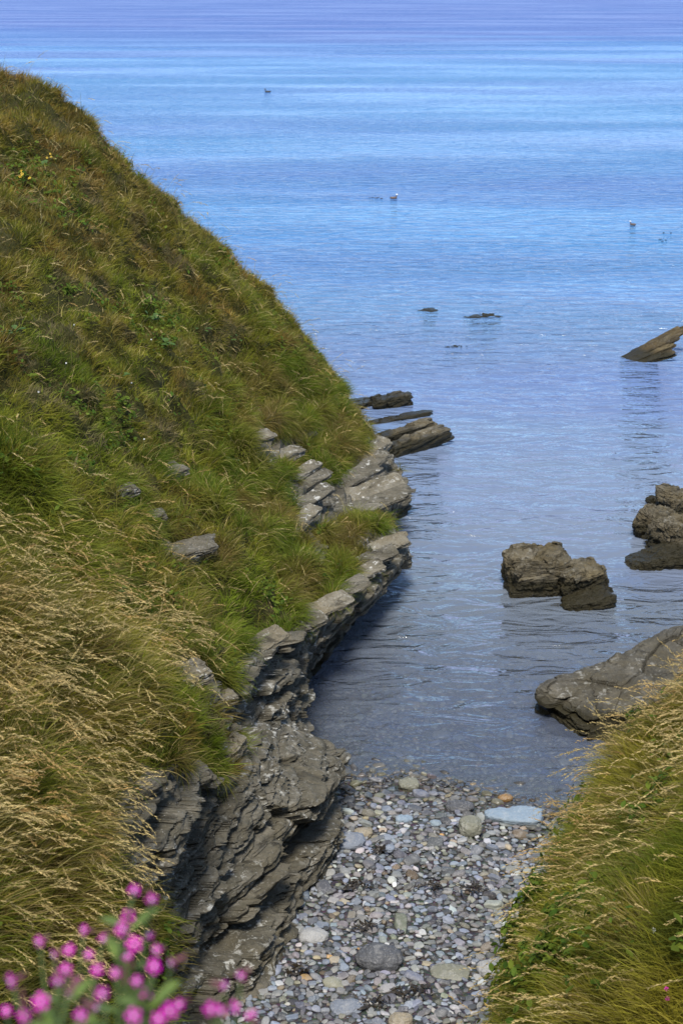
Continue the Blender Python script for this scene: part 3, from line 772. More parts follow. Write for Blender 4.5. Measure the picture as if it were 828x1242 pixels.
for r, n, over in ((.105, 40, .95), (.076, 380, .84), (.057, 2600, .8), (.042, 8000, .78), (.029, 15000, .8), (.02, 9000, .8)):
    for _ in range(n):
        y = rng.uniform(10.2, 23.5) if r > .04 else rng.uniform(10.2, 19.0)
        a, b = xr(y); x = rng.uniform(a, b)
        if r > .05 and rng.random() > sstep(11.8, 16.2, y) * .9 + .1: continue
        rr = r * rng.uniform(.82, 1.25)
        if place(x, y, rr, over):
            peb.append((x, y, rr, names_[rng.choice(len(names_), p=w_)]))
q8, f8 = cube_sphere(8); q4, f4 = cube_sphere(4)
def pebble_unit(q, seed):
    p = 2.2 + (seed % 4) * .5; a = q / ((np.abs(q) ** p).sum(1) ** (1 / p))[:, None]
    a = a * (1 + .34 * fbm(a + seed * 7.3, .9, 2, seed)[:, None]); a[:, 1] += .35 * (seed % 3 - 1) * a[:, 0] * np.abs(a[:, 0]); a[:, 2] += .2 * (seed % 2 - .5) * a[:, 0]
    return a
U8 = [pebble_unit(q8, s) for s in range(14)]; U4 = [pebble_unit(q4, s) for s in range(14)]
px_, py_, d_ = project(np.array([[p[0], p[1], bz(p[0], p[1])] for p in peb]))
area = np.array([p[2] for p in peb]) / d_
vis = (px_ > 150) & (px_ < 828) & (py_ < 1242) & (py_ > 935) & (px_ < np.interp(py_, [930, 960, 1130, 1242], [700, 690, 650, 600])) & (px_ > np.interp(py_, [930, 1000, 1060, 1165, 1242], [355, 395, 395, 310, 250]))
order = np.argsort(-np.where(vis, area, 0))
chosen = set(order[:286].tolist())
PM = []
for k in range(14):
    me_o = mesh_obj('pebble', U8[k], f8, M_PEB); PM.append(me_o.data); bpy.data.objects.remove(me_o)
PG = 'larger pebbles on the shingle beach'
used_labels = set()
LAND = [(622, 990, 'the light blue slab'), (460, 1162, 'the dark boulder'), (570, 1003, 'the round speckled boulder'), (415, 1022, 'the long blue-grey slab'), (545, 1180, 'the flat buff slab'), (600, 1175, 'the pale cobble by the bank')]
tagl = {'blue-grey': 'blue-grey', 'grey': 'mid grey', 'dark grey': 'dark grey', 'pale grey': 'pale grey', 'tan': 'buff', 'greenish grey': 'greenish', 'brown': 'brown', 'violet-grey': 'violet-grey', 'orange': 'orange', 'white': 'white'}
SV, SF, SC, nv = [], [], [], 0
for i, (x, y, r, cn) in enumerate(peb):
    asp = rng.uniform(.5, .9); thk = rng.uniform(.25, .52)
    yaw = rng.uniform(-35, 35) + (90 if rng.random() < .2 else 0)
    tl = rng.normal(0, 9); tl2 = rng.normal(0, 9)
    z = bz(x, y)
    lift = r * thk * (.45 if r > .06 else .25) + (.0 if r > .045 else rng.uniform(-.005, .02))
    base = np.array(PCOL[cn]) * rng.uniform(.55, 1.5) * (1 + rng.normal(0, .035, 3))
    A = rot_axes(yaw, tl, tl2)
    k = i % 14
    if i in chosen:
        o = bpy.data.objects.new('pebble', PM[k]); COL.objects.link(o)
        o.matrix_world = Matrix.LocRotScale(Vector((x, y, z + lift)), Matrix(A.T.tolist()).to_quaternion(), Vector((r * 1.12, r * asp * 1.12, r * thk * 1.2)))
        o.color = (*np.clip(base, 0, 1), 1)
        lx, ly = px_[i], py_[i]
        L, best = None, min(LAND, key=lambda t: (t[0] - lx) ** 2 + (t[1] - ly) ** 2)
        dx, dy = lx - best[0], ly - best[1]
        side = ('right of' if dx > 0 else 'left of') if abs(dx) > abs(dy) else ('below' if dy > 0 else 'above')
        dist = 'just' if math.hypot(dx, dy) < 45 else 'further'
        shp = 'round' if asp > .78 else ('oval' if asp > .64 else 'long')
        fl = 'flat' if thk < .34 else ('plump' if thk > .44 else 'smooth')
        L = f"{tagl[cn]} {fl} {shp} pebble {dist} {side} {best[2]}"
        if L in used_labels:
            zone = 'by the waterline' if ly < 975 else ('in the upper middle of the shingle' if ly < 1060 else ('on the lower middle of the shingle' if ly < 1150 else 'near the bottom edge of the photo'))
            L = f"{tagl[cn]} {fl} {shp} pebble {zone}"
        used_labels.add(L)
        tag(o, L, 'pebble', PG)
    else:
        W = (U4[k] * [r * 1.1, r * asp * 1.1, r * thk * 1.2]) @ A + [x, y, z + lift]
        SV.append(W); SF.append(f4 + nv); nv += len(W); SC.append(np.repeat(base[None], len(W), 0))
sh = mesh_obj('shingle', np.concatenate(SV), np.concatenate(SF), M_SHINGLE, colors={'Col': np.clip(np.concatenate(SC), 0, 1)})
tag(sh, 'small grey shingle covering the beach between the larger pebbles', 'shingle', kind='stuff')
def slabfx(l):
    l = l.copy(); l[:, 1] *= 1 - .45 * np.clip(-l[:, 0], 0, 1); l[:, 1] += .25 * l[:, 0]; return l
for s, p in zip(SPECIAL, specials):
    A = rot_axes(s[4], -3, 4)
    W, f = rock_shape(A[0] * s[2][0], A[1] * s[2][1], A[2] * s[2][2], s[6], power=(4.5 if s[6] == 301 else 3.2 if s[6] in (305, 308) else 2.4), beds=0, rough=.07, res=26, fx=slabfx if s[6] == 301 else None)
    o = mesh_obj('slab_stone' if s[6] in (301, 305, 308) else 'cobble', W, f, M_PEB)
    o.location = (p[0], p[1], bz(p[0], p[1]) + s[2][2] * .55)
    o.color = (*PCOL[s[3]], 1)
    tag(o, s[5], 'stone', 'standout stones on the beach')

# dark weed thrown up on the shingle
M_WEED = plain_material('seaweed', (.022, .016, .009), .4)
def weed(px, py, w, n, seed, label):
    rg = np.random.default_rng(seed); p = at_z(px, py, .3)
    p = at_z(px, py, bz(p[0], p[1]) + .06); V, Fc, k0 = [], [], 0
    for _ in range(n):
        c = np.array([rg.normal(0, w), rg.normal(0, w * .6), 0]); a = rg.uniform(0, 6.28); L = rg.uniform(.05, .14); hw = rg.uniform(.006, .016)
        for j in range(6):
            t = j / 5; a += rg.normal(0, .3); c = c + np.array([math.cos(a), math.sin(a), 0]) * L / 5
            s = np.array([-math.sin(a), math.cos(a), 0]) * hw * (1 - .5 * t)
            zz = .012 + .02 * rg.random() - .0 
            zz += bz(p[0] + c[0], p[1] + c[1]) + .035 - p[2]
            V += [c + s + [0, 0, zz], c - s + [0, 0, zz + .004 + .01 * rg.random()]]
            if j: Fc.append([k0 + 2 * j - 2, k0 + 2 * j - 1, k0 + 2 * j + 1, k0 + 2 * j])
        k0 += 12
    o = mesh_obj('seaweed', np.array(V), np.array(Fc), M_WEED); o.location = p
    tag(o, label, 'seaweed', 'dark seaweed on the shingle')
for k, a in enumerate([(430, 1072, .09, 40, 'dark clump of seaweed nearest the cliff footing'), (525, 1075, .06, 26, 'dark scrap of seaweed in the middle of the beach'),
        (575, 1078, .07, 34, 'small dark scrap of seaweed right of the middle scrap'), (445, 1125, .08, 36, 'dark seaweed just above the dark boulder'),
        (500, 1205, .08, 40, 'dark seaweed patch below and right of the dark boulder'), (455, 1220, .06, 28, 'dark seaweed patch at the bottom edge below the dark boulder'),
        (465, 1030, .05, 22, 'dark seaweed up the beach right of the long slab'), (365, 1180, .07, 30, 'dark seaweed strand low on the left of the beach')]):
    weed(a[0], a[1], a[2], a[3], 400 + k, a[4])

# ------------------------------------------------------------------ grass
def sample_grid(Gd, Nn, weight, n):
    """random points on a grid surface, weighted per cell"""
    A, B, C_, D_ = Gd[:-1, :-1], Gd[1:, :-1], Gd[1:, 1:], Gd[:-1, 1:]
    area = .5 * np.linalg.norm(np.cross(C_ - A, D_ - B), axis=-1)
    w = (weight[:-1, :-1] * area).ravel(); cs = np.cumsum(w)
    idx = np.searchsorted(cs, rng.random(n) * cs[-1])
    i, j = np.unravel_index(np.clip(idx, 0, len(w) - 1), area.shape)
    u, v = rng.random(n)[:, None], rng.random(n)[:, None]
    p = (1 - u) * (1 - v) * Gd[i, j] + u * (1 - v) * Gd[i + 1, j] + u * v * Gd[i + 1, j + 1] + (1 - u) * v * Gd[i, j + 1]
    return p, Nn[i, j]

def blades(p, d0, d1, L, wid, nseg=3):
    """curved tapering strips: direction d0 at the root bending to d1 at the tip"""
    n = len(p)
    side = unit(np.cross(d0 + .001, rng.normal(0, 1, (n, 3))))
    rows, cur = [], p.copy()
    for k in range(nseg):
        t = k / nseg
        w = wid * (1 - t) ** .6
        rows += [cur - side * w[:, None] * .5, cur + side * w[:, None] * .5]
        dirn = unit(d0 * (1 - t) + d1 * t)
        cur = cur + dirn * (L / nseg)[:, None]
    rows.append(cur)
    V = np.stack(rows, 1)                       # n, 2*nseg+1, 3
    m = 2 * nseg + 1; base = (np.arange(n) * m)[:, None]
    quads = np.concatenate([base + np.array([2 * k, 2 * k + 1, 2 * k + 3, 2 * k + 2]) for k in range(nseg - 1)])
    tris = base + np.array([2 * nseg - 2, 2 * nseg - 1, 2 * nseg])
    return V.reshape(-1, 3), quads, tris, m

def down(N):
    g = np.array([0, 0, -1.0]); t = g - (N @ g)[:, None] * N
    return t / (np.linalg.norm(t, axis=1, keepdims=True) + .15)

def field(name, p, N, L, wid, colr, lean, droop, mat, label, nseg=3, wind=(0, 0, 0)):
    n = len(p); up = np.array([0, 0, 1.0]); dn = down(N)
    cl = np.stack([vnoise(p, 3.0, s) for s in (91, 92, 93)], -1)           # clumps lean together
    d0 = unit(.55 * N + .6 * up + lean * .5 * dn + .5 * cl + rng.normal(0, .42, (n, 3)) + np.array(wind) * .4)
    d1 = unit(d0 + droop[:, None] * (dn * .8 - up * .55 + np.array(wind)) + .5 * cl + rng.normal(0, .35, (n, 3)))
    V, q, t, m = blades(p - N * .02, d0, d1, L, wid, nseg)
    C = np.repeat(np.clip(colr, 0, 1), m, 0)
    o = mesh_obj(name, V, [q, t], mat, colors={'Col': C})
    return tag(o, label, 'grass', kind='stuff')

GREEN, DKGREEN, OLIVE, STRAW, BROWN, RUST = (np.array(c) for c in ((.150, .195, .018), (.044, .068, .010), (.235, .205, .022), (.46, .355, .155), (.15, .10, .034), (.22, .115, .030)))
def mixc(a, b, t): return a + (b - a) * t[:, None]

# short turf of the headland
wgt = (rsoft < .45) * (vlev > .8) * (vlev < 9.5) * 1.0
gpx, gpy, gd = project(HG)
face = np.sum(HN * (np.array([0, 0, H]) - HG), -1) / np.linalg.norm(np.array([0, 0, H]) - HG, axis=-1)
wgt *= np.where((gpx > -160) & (gpx < 1000) & (gpy < 1380) & (face > -.35), 1, .08)
wgt *= sstep(7, 9, HG[..., 1]) * .97 + .03
near_w = 1 - sstep(13.5, 17, HG[..., 1] - .35 * np.minimum(0, HG[..., 0] + 2))
bare = sstep(.42, .62, vnoise(HG, 1.15, 375) + .4 * vnoise(HG, 4, 376))
p, N = sample_grid(HG, HN, wgt * (1 + 1.0 * near_w) * (1 - .8 * bare), 430000)
n = len(p)
ppx, ppy, pd = project(p)
patch = fbm(p, .55, 3, 301); patch2 = fbm(p, 1.9, 3, 303); patch3 = fbm(p, .9, 3, 305)
top = sstep(430, 230, ppy) ; midg = np.exp(-((ppy - 470) / 130) ** 2) * sstep(330, 200, ppx)
tongue = sstep(620, 720, ppy) * sstep(120, 220, ppx)
c = mixc(OLIVE[None].repeat(n, 0), GREEN, np.clip(.35 + patch * 1.1 + midg * .5 + tongue * .6 - top * .3, 0, 1))
c = mixc(c, BROWN, np.clip(.14 + patch2 * 1.2 + top * .22 + .3 * sstep(300, 420, ppx) * sstep(560, 480, ppy) - tongue * .3, 0, .8))
c = mixc(c, RUST, np.clip(patch3 * 1.5 - .2 + top * .4, 0, .65) * (rng.random(n) < .7))
c = mixc(c, DKGREEN, np.clip(-patch2 * 1.5 + .02, 0, .8))
dry = rng.random(n)
c = mixc(c, STRAW, np.where(dry < .09 + .06 * top, rng.uniform(.35, .9, n), 0))
c *= rng.uniform(.65, 1.35, n)[:, None] * (1 + .25 * vnoise(p, 3.5, 307) + .2 * vnoise(p, 1.4, 308))[:, None]
thatch = sstep(.30, .55, vnoise(p, 1.9, 371) + .35 * vnoise(p, 6, 372))
c = mixc(c, np.array([.20, .155, .085]), thatch * .75 * (rng.random(n) < .8))
L = rng.uniform(.08, .23, n) * (1 + .5 * vnoise(p, 3.4, 309)) * (1 - .35 * thatch) * np.where(rng.random(n) < .04, 1.9, 1)
wid = rng.uniform(.006, .013, n)
field('turf_grass', p, N, L, wid, c, .35, rng.uniform(.1, .9, n), M_BLADE, 'short olive and brown turf covering the headland slope')

# small broad leaves scattered in clumps through the turf
def herbs(Gd, Nn, w, n, lo, hi, hgt, label):
    p, N = sample_grid(Gd, Nn, w * np.clip(vnoise(Gd, 5, 362) * 2, 0, 1), n); n = len(p)
    ax1 = unit(rng.normal(0, 1, (n, 3)) + N * .5); nrm = unit(N + rng.normal(0, .45, (n, 3)) + [0, 0, .4]); ax1 = unit(np.cross(nrm, ax1)); ax2 = np.cross(nrm, ax1)
    sz = rng.uniform(lo, hi, n)[:, None]; q0 = p + N * rng.uniform(.4 * hgt, hgt, n)[:, None]
    V = np.stack([q0 - ax1 * sz, q0 - ax1 * sz * .3 + ax2 * sz * .55, q0 + ax1 * sz * .5 + ax2 * sz * .45, q0 + ax1 * sz - nrm * sz * .3, q0 + ax1 * sz * .5 - ax2 * sz * .45, q0 - ax1 * sz * .3 - ax2 * sz * .55], 1).reshape(-1, 3)
    bi = (np.arange(n) * 6)[:, None]
    cc = mixc(np.array([[.05, .10, .014]]).repeat(n, 0), np.array([.12, .15, .02]), rng.random(n)) * rng.uniform(.7, 1.3, n)[:, None]
    o = mesh_obj('herb_leaves', V, np.concatenate([bi + np.array([0, 1, 2, 3]), bi + np.array([0, 3, 4, 5])]), M_BLADE, colors={'Col': np.repeat(cc, 6, 0)})
    tag(o, label, 'plants', kind='stuff')
herbs(HG, HN, wgt * np.clip(vnoise(HG, 1.3, 361) * 2 - .35, 0, 1) * sstep(1.0, 2.0, vlev), 8000, .018, .045, .16, 'small broad leaves growing through the turf of the headland')
bgold = np.exp(-((bp[0] - 665) / 60) ** 2 - ((bp[1] - 1150) / 70) ** 2) * 2 + np.clip(vnoise(BG, 1.5, 365) - .2, 0, 1)
herbs(BG, BN, bgold * (bvlev > 1.3) * (bvlev < 5) * (BG[..., 1] > 6) * (BG[..., 1] < 13.5), 4500, .02, .05, .42, 'broad green leaves growing among the grass of the right bank')

# longer grass hanging over the lips of the ledges
nearrock = np.clip(blur(rock.copy(), 26) * 3.0 + 1.2 * sm_ * sstep(.35, .8, sf), 0, 1) * (rsoft < .5) * (vlev > 2.5) * (gpx > -50)
p, N = sample_grid(HG, HN, nearrock * (HG[..., 1] > 9), 75000); n = len(p)
patch = fbm(p, 1.1, 3, 311)
c = mixc(GREEN[None].repeat(n, 0), BROWN, np.clip(.3 + patch * 1.6, 0, .85)); c = mixc(c, DKGREEN, np.clip(-patch * 1.5, 0, .6))
c = mixc(c, STRAW, np.where(rng.random(n) < .08, .7, 0)); c *= rng.uniform(.6, 1.3, n)[:, None]
field('hanging_grass', p, N, rng.uniform(.2, .45, n), rng.uniform(.005, .010, n), c, 1.2, rng.uniform(.9, 2.0, n), M_BLADE, 'longer green and brown grass hanging over the rock ledges', 4)

# tall seeding grass: leaves and golden heads
def tall(name, Gd, Nn, w, nleaf, nstalk, wind, label_leaf, label_stalk, gold):
    p, N = sample_grid(Gd, Nn, w, nleaf); n = len(p)
    patch = fbm(p, .9, 3, 321); pt2 = fbm(p, 2.4, 2, 323)
    c = mixc(GREEN[None].repeat(n, 0), OLIVE, np.clip(.5 + patch * 1.3, 0, 1)); c = mixc(c, STRAW * .8, np.clip(gold(p) * .8 + pt2 * .4, 0, .75) * (rng.random(n) < .5))
    c = mixc(c, RUST, np.clip(gold(p) - .55, 0, .5) * (rng.random(n) < .7)); c = mixc(c, DKGREEN, np.clip(-pt2 * 1.4 + .1, 0, .75)); c *= rng.uniform(.6, 1.35, n)[:, None] * (1 + .3 * vnoise(p, 2.0, 325))[:, None]
    field(name, p, N, rng.uniform(.2, .55, n), rng.uniform(.005, .010, n), c, .6, rng.uniform(.2, 1.6, n), M_BLADE, label_leaf, 4, wind)
    # stalks with feathery heads
    p, N = sample_grid(Gd, Nn, w * (.15 + np.clip(gold(Gd.reshape(-1, 3)).reshape(w.shape), 0, 1)), nstalk); n = len(p)
    up = np.array([0, 0, 1.0]); dn = down(N)
    cl = np.stack([vnoise(p, 1.6, s) for s in (94, 95, 96)], -1) * 1.2
    d0 = unit(.35 * N + .9 * up + .25 * dn + .4 * cl + rng.normal(0, .24, (n, 3)) + np.array(wind) * .35)
    d1 = unit(d0 * .7 + rng.uniform(.5, 2.0, n)[:, None] * (dn * .7 - up * .55 + np.array(wind)) + .35 * cl + rng.normal(0, .12, (n, 3)))
    L = rng.uniform(.36, .90, n); ns = 8
    cc = mixc(STRAW[None].repeat(n, 0), RUST * 1.6, np.clip(fbm(p, 1.2, 2, 331) * 1.2, 0, .55)); cc *= rng.uniform(.7, 1.3, n)[:, None]
    V, q, t, m = blades(p, d0, d1, L, np.full(n, .0034) + rng.uniform(0, .0012, n), ns)
    Vs, Fs, Cs, k = [V], [], [np.repeat(cc * [.75, .85, .7], m, 0)], len(V)
    R = V.reshape(n, m, 3); nspk = 26
    tri_all = [t]
    for s in range(nspk):
        tt = .68 + .32 * (s + rng.random(n)) / nspk                        # position along the stalk
        seg = np.minimum((tt * ns).astype(int), ns - 1); fr = tt * ns - seg
        a = R[np.arange(n), 2 * seg]; b = R[np.arange(n), np.minimum(2 * seg + 2, m - 1)]
        pos = a + (b - a) * fr[:, None]; axis = unit(b - a + 1e-6)
        rad = unit(np.cross(axis, rng.normal(0, 1, (n, 3))))
        env = np.sin(np.clip((tt - .65) / .38, 0, 1) * math.pi) ** .7
        ln = (.014 + .024 * env) * rng.uniform(.7, 1.3, n); wd = .0036
        tip = pos + unit(axis * 1.0 + rad * .55) * ln[:, None]; sd = unit(np.cross(axis, rad))
        mid = (pos + tip) / 2
        Vs.append(np.stack([pos, mid + sd * wd, tip, mid - sd * wd], 1).reshape(-1, 3))
        bidx = k + np.arange(n)[:, None] * 4
        q = np.concatenate([q, bidx + np.array([0, 1, 2, 3])]); k += 4 * n
        Cs.append(np.repeat(cc * rng.uniform(.8, 1.25, n)[:, None], 4, 0))
    o = mesh_obj(name.replace('leaf', 'seed'), np.concatenate(Vs), [q, t], M_DRY, colors={'Col': np.clip(np.concatenate(Cs), 0, 1)})
    tag(o, label_stalk, 'grass', kind='stuff')

wl_ = (rsoft < .4) * near_w * sstep(6.5, 8.5, HG[..., 1]) * (gpx > -220) * (gpx < 330) * (gpy > 440) * (vlev > 1.5) * (vlev < 5.9) * (gpx < np.interp(gpy, [500, 560, 640, 740, 830, 900, 960, 1100, 1250], [90, 130, 225, 255, 190, 165, 118, 110, 60]))
def gold_l(p):
    a, b, _ = project(p); return np.clip(.08 + .92 * sstep(540, 780, b) * sstep(300, 100, a) + fbm(p, .8, 2, 341) * .7, 0, 1)
tall('tall_leaf_grass', HG, HN, wl_, 56000, 1800, (.28, -.22, 0), 'long green grass leaves on the near left slope', 'tall golden seeding grass on the near left slope', gold_l)
wr_ = (bvlev > 1.3) * (bvlev < 5) * sstep(6, 7.5, BG[..., 1]) * (1 - sstep(13.6, 14.5, BG[..., 1])) * (bp[0] < 1050)
def gold_r(p):
    a, b, _ = project(p); return np.clip(.22 + fbm(p, 1.1, 3, 343) * 1.5 + .3 * sstep(980, 860, b) + .75 * np.exp(-((a - 775) / 50) ** 2 - ((b - 1130) / 90) ** 2) - .5 * np.exp(-((a - 660) / 50) ** 2 - ((b - 1140) / 60) ** 2), 0, 1)
tall('bank_leaf_grass', BG, BN, wr_, 90000, 1500, (-.30, -.05, 0), 'long green grass leaves on the right bank', 'tall golden seeding grass on the right bank', gold_r)
p, N = sample_grid(BG, BN, (bvlev > .8) * (bvlev < 5) * sstep(6, 7.5, BG[..., 1]) * (1 - sstep(14.5, 15.2, BG[..., 1])) * (bp[0] < 1050) * 1.0, 60000); n = len(p)
patch = fbm(p, 1.0, 3, 351); c = mixc(GREEN[None].repeat(n, 0), BROWN, np.clip(.2 + patch * 1.6, 0, .8)); c = mixc(c, DKGREEN, np.clip(-patch * 1.4 + .1, 0, .7)); c *= rng.uniform(.6, 1.3, n)[:, None]
field('undergrowth_grass', p, N, rng.uniform(.12, .28, n), rng.uniform(.007, .014, n), c, .8, rng.uniform(.4, 1.4, n), M_BLADE, 'short dark grass beneath the tall grass of the right bank')
tall('slope_leaf_grass', HG, HN, (rsoft < .3) * (vlev > 1) * (vlev < 6) * sstep(15, 18, HG[..., 1]) * (gpx > -80), 3000, 750, (.10, -.05, 0), 'taller grass leaves scattered over the far headland slope', 'scattered seeding grass stalks on the far headland slope and skyline', lambda p: np.full(len(p), .4))
# sparse grass around the photographer's feet
p, N = sample_grid(near, NNrm, 1.0 * (near[..., 1] > .2) * (near[..., 1] < 3) * (np.abs(near[..., 0]) < 2), 5000); n = len(p)
c = mixc(GREEN[None].repeat(n, 0), OLIVE, rng.random(n))
field('foreground_grass', p, N, rng.uniform(.1, .25, n), rng.uniform(.004, .008, n), c, .6, rng.uniform(.3, 1, n), M_BLADE, 'green grass at the foot of the pink flowers')

# ------------------------------------------------------------------ campion flowers
M_PETAL = plain_material('campion_petal', (.66, .004, .40), .6, .2, .3, 60)
M_EYE = plain_material('campion_eye', (.85, .55, .75), .5, .2, .1, 60)
M_STEM = plain_material('campion_stem', (.09, .13, .035), .6, .2, .25, 30)
M_CALYX = plain_material('campion_calyx', (.14, .045, .05), .6, .15, .25, 60)
M_LEAF = plain_material('campion_leaf', (.16, .23, .045), .55, .4, .25, 30)

def tube(pts, r0, r1, sides=6):
    pts = np.array(pts, float); n = len(pts); V, Fc = [], []
    for k in range(n):
        d = unit(pts[min(k + 1, n - 1)] - pts[max(k - 1, 0)])
        a = unit(np.cross(d, [.31, .9, .2])); b = np.cross(d, a); r = r0 + (r1 - r0) * k / (n - 1)
        for s in range(sides):
            t = 2 * math.pi * s / sides; V.append(pts[k] + r * (math.cos(t) * a + math.sin(t) * b))
    for k in range(n - 1):
        for s in range(sides):
            Fc.append([k * sides + s, k * sides + (s + 1) % sides, (k + 1) * sides + (s + 1) % sides, (k + 1) * sides + s])
    return np.array(V), np.array(Fc)
def frame(d):
    d = unit(np.array(d, float)); a = unit(np.cross(d, [.2, .1, .97])); return np.stack([a, np.cross(d, a), d])
def petals(d, R):
    A = frame(d); V, Fc, k = [], [], 0
    for i in range(5):
        t0 = 2 * math.pi * i / 5 + .1
        rows = [(.12, .08, .0), (.45, .18, .05), (.8, .30, .06), (1.0, .24, .02)]
        for r, h, z in rows:
            for s in (-1, 0, 1):
                rr = r * (.86 if (s == 0 and r == 1.0) else 1)         # the notch
                tt = t0 + s * math.atan2(h, max(r, .2))
                V.append((math.cos(tt) * rr * R, math.sin(tt) * rr * R, (z - .03 * abs(s)) * R * 2))
        for a in range(3):
            for b in range(2):
                q = k + a * 3 + b; Fc.append([q, q + 1, q + 4, q + 3])
        k += 12
    return np.array(V) @ A, np.array(Fc)
def leaf_shape(L, W, d, sag=.3):
    d = unit(np.array(d, float)); s = unit(np.cross(d, [0, 0, 1.0])); V, Fc = [], []
    for k in range(7):
        t = k / 6; w = W * math.sin(math.pi * min(1, t * .95 + .04)) ** .8
        c = d * L * t + np.array([0, 0, -sag * L * t * t]); V += [c - s * w, c + np.array([0, 0, -w * .25]), c + s * w]
    for k in range(6):
        for j in (0, 1):
            q = 3 * k + j; Fc.append([q, q + 1, q + 4, q + 3])
    return np.array(V), np.array(Fc)

CG = 'pink campion plants in the foreground'
def campion(base, tops, Yd, label):
    root = empty('campion_plant', base); tag(root, label, 'flower', CG)
    b = np.array(base)
    pts = [at_Y(px, py, y) - b for (px, py, y) in tops]
    lead = max(pts, key=lambda q: q[2])
    stem = [np.zeros(3)] + [lead * t + np.array([.012 * math.sin(t * 5), .01 * math.sin(t * 4), 0]) for t in (.25, .5, .72, .88)] + [lead]
    V, Fc = tube(stem, .0048, .0022); mesh_obj('stem', V, Fc, M_STEM, root)
    rg = np.random.default_rng(int(abs(base[0]) * 1000))
    for j, t in enumerate((.2, .34, .48, .6, .7, .78, .86, .93)):
        for s in (0, math.pi):
            a = j * 1.4 + s + rg.uniform(-.3, .3); V, Fc = leaf_shape(.10 * (1.15 - t * .7), .012 * (1.2 - t * .6), (math.cos(a), math.sin(a), 1.1))
            mesh_obj('leaf', V + lead * t, Fc, M_LEAF, root)
    for i, q in enumerate(pts):
        if q is not lead:
            t = .45 + .35 * rg.random(); j = lead * t
            V, Fc = tube([j, j + (q - j) * .5 + np.array([0, 0, -.01]), q], .0018, .0013); mesh_obj('branch', V, Fc, M_STEM, root)
        d = unit(np.array([rg.normal(0, .6), -.8 + rg.normal(0, .35), .45 + rg.normal(0, .4)]))
        pf, fc = petals(d, rg.uniform(.0055, .0095)); fl = mesh_obj('flower', pf + q, fc, M_PETAL, root)
        V, Fc = tube([-d * .016, -d * .010, -d * .003, d * .001], .0022, .0036, 8); V = V + q
        mesh_obj('calyx', V, Fc, M_CALYX, fl)
        eq, ef = cube_sphere(3); mesh_obj('eye', unit(eq) * .0019 + q + d * .0008, ef, M_EYE, fl)
    # a few closed buds
    for _ in range(3):
        q = lead * rg.uniform(.7, .98) + rg.normal(0, .02, 3); V, Fc = tube([q - [0, 0, .012], q, q + [0, 0, .012]], .003, .0012, 6); bd = mesh_obj('bud', V, Fc, M_CALYX, root)
        j = lead * .68; V, Fc = tube([j, (j + q) / 2 + [0, 0, -.004], q - [0, 0, .01]], .0012, .001); mesh_obj('bud_stalk', V, Fc, M_STEM, bd)
def gz_(x, y): return 8.4 - 1.15 * max(0, y - 1.35)
PL = [
 ('tallest pink campion plant, rising left of the cliff foot', (-.30, 1.22), [(163, 1080, 1.30), (184, 1091, 1.30), (156, 1112, 1.33), (148, 1127, 1.27), (181, 1134, 1.31), (163, 1145, 1.25)]),
 ('pink campion plant with the brightest open flowers below the tallest stem', (-.27, 1.10), [(166, 1190, 1.15), (208, 1168, 1.18), (190, 1152, 1.2), (187, 1172, 1.16), (140, 1180, 1.2), (218, 1218, 1.15), (178, 1206, 1.16), (155, 1160, 1.22)]),
 ('pink campion plant left of the tallest one, with a loose cluster', (-.34, 1.2), [(48, 1142, 1.3), (102, 1128, 1.35), (84, 1152, 1.3), (126, 1139, 1.32), (108, 1158, 1.28), (80, 1176, 1.25), (66, 1158, 1.3), (118, 1176, 1.26), (94, 1190, 1.28)]),
 ('low pink campion plant at the bottom left, nearest the corner', (-.36, 1.05), [(50, 1215, 1.12), (14, 1190, 1.15), (98, 1232, 1.1), (70, 1190, 1.15), (84, 1205, 1.1), (30, 1232, 1.12), (8, 1226, 1.15), (116, 1222, 1.12)]),
 ('low pink campion plant with a drooping flower at the bottom edge', (-.24, 1.0), [(162, 1232, 1.05), (124, 1205, 1.1), (192, 1236, 1.08), (206, 1226, 1.1)]),
 ('small pink campion stem standing apart over the beach corner', (-.13, 1.1), [(292, 1184, 1.2), (268, 1226, 1.14), (283, 1222, 1.16), (304, 1230, 1.15), (272, 1196, 1.18), (256, 1224, 1.15)]),
]
for lab, (x, y), tops in PL:
    campion((x, y, gz_(x, y) - .01), tops, y, lab)

# ------------------------------------------------------------------ small plants on the slope
M_DOCK = plain_material('dock_leaf', (.050, .10, .012), .7, .25, .3, 25)
M_YEL = plain_material('yellow_petal', (.75, .48, .03), .5, .3, .15, 60)
M_WHT = plain_material('white_petal', (.8, .8, .76), .5, .3, .1, 60)
DG = 'broad leaved plants on the slopes'
def dock(px, py, n, L, label, which='head'):
    p, N = surf(px, py, which); root = empty('leafy_plant', p); tag(root, label, 'plant', DG)
    rg = np.random.default_rng(int(px * 7 + py))
    for k in range(n):
        a = rg.uniform(0, 6.28); d = unit(N * .7 + np.array([math.cos(a), math.sin(a), .5]) * .9)
        V, Fc = leaf_shape(L * rg.uniform(.7, 1.2), L * .3 * rg.uniform(.8, 1.2), d, .5)
        mesh_obj('leaf', V + d * .08 + N * .1 + rg.normal(0, L * .35, 3) * [1, 1, .4], Fc, M_DOCK, root)
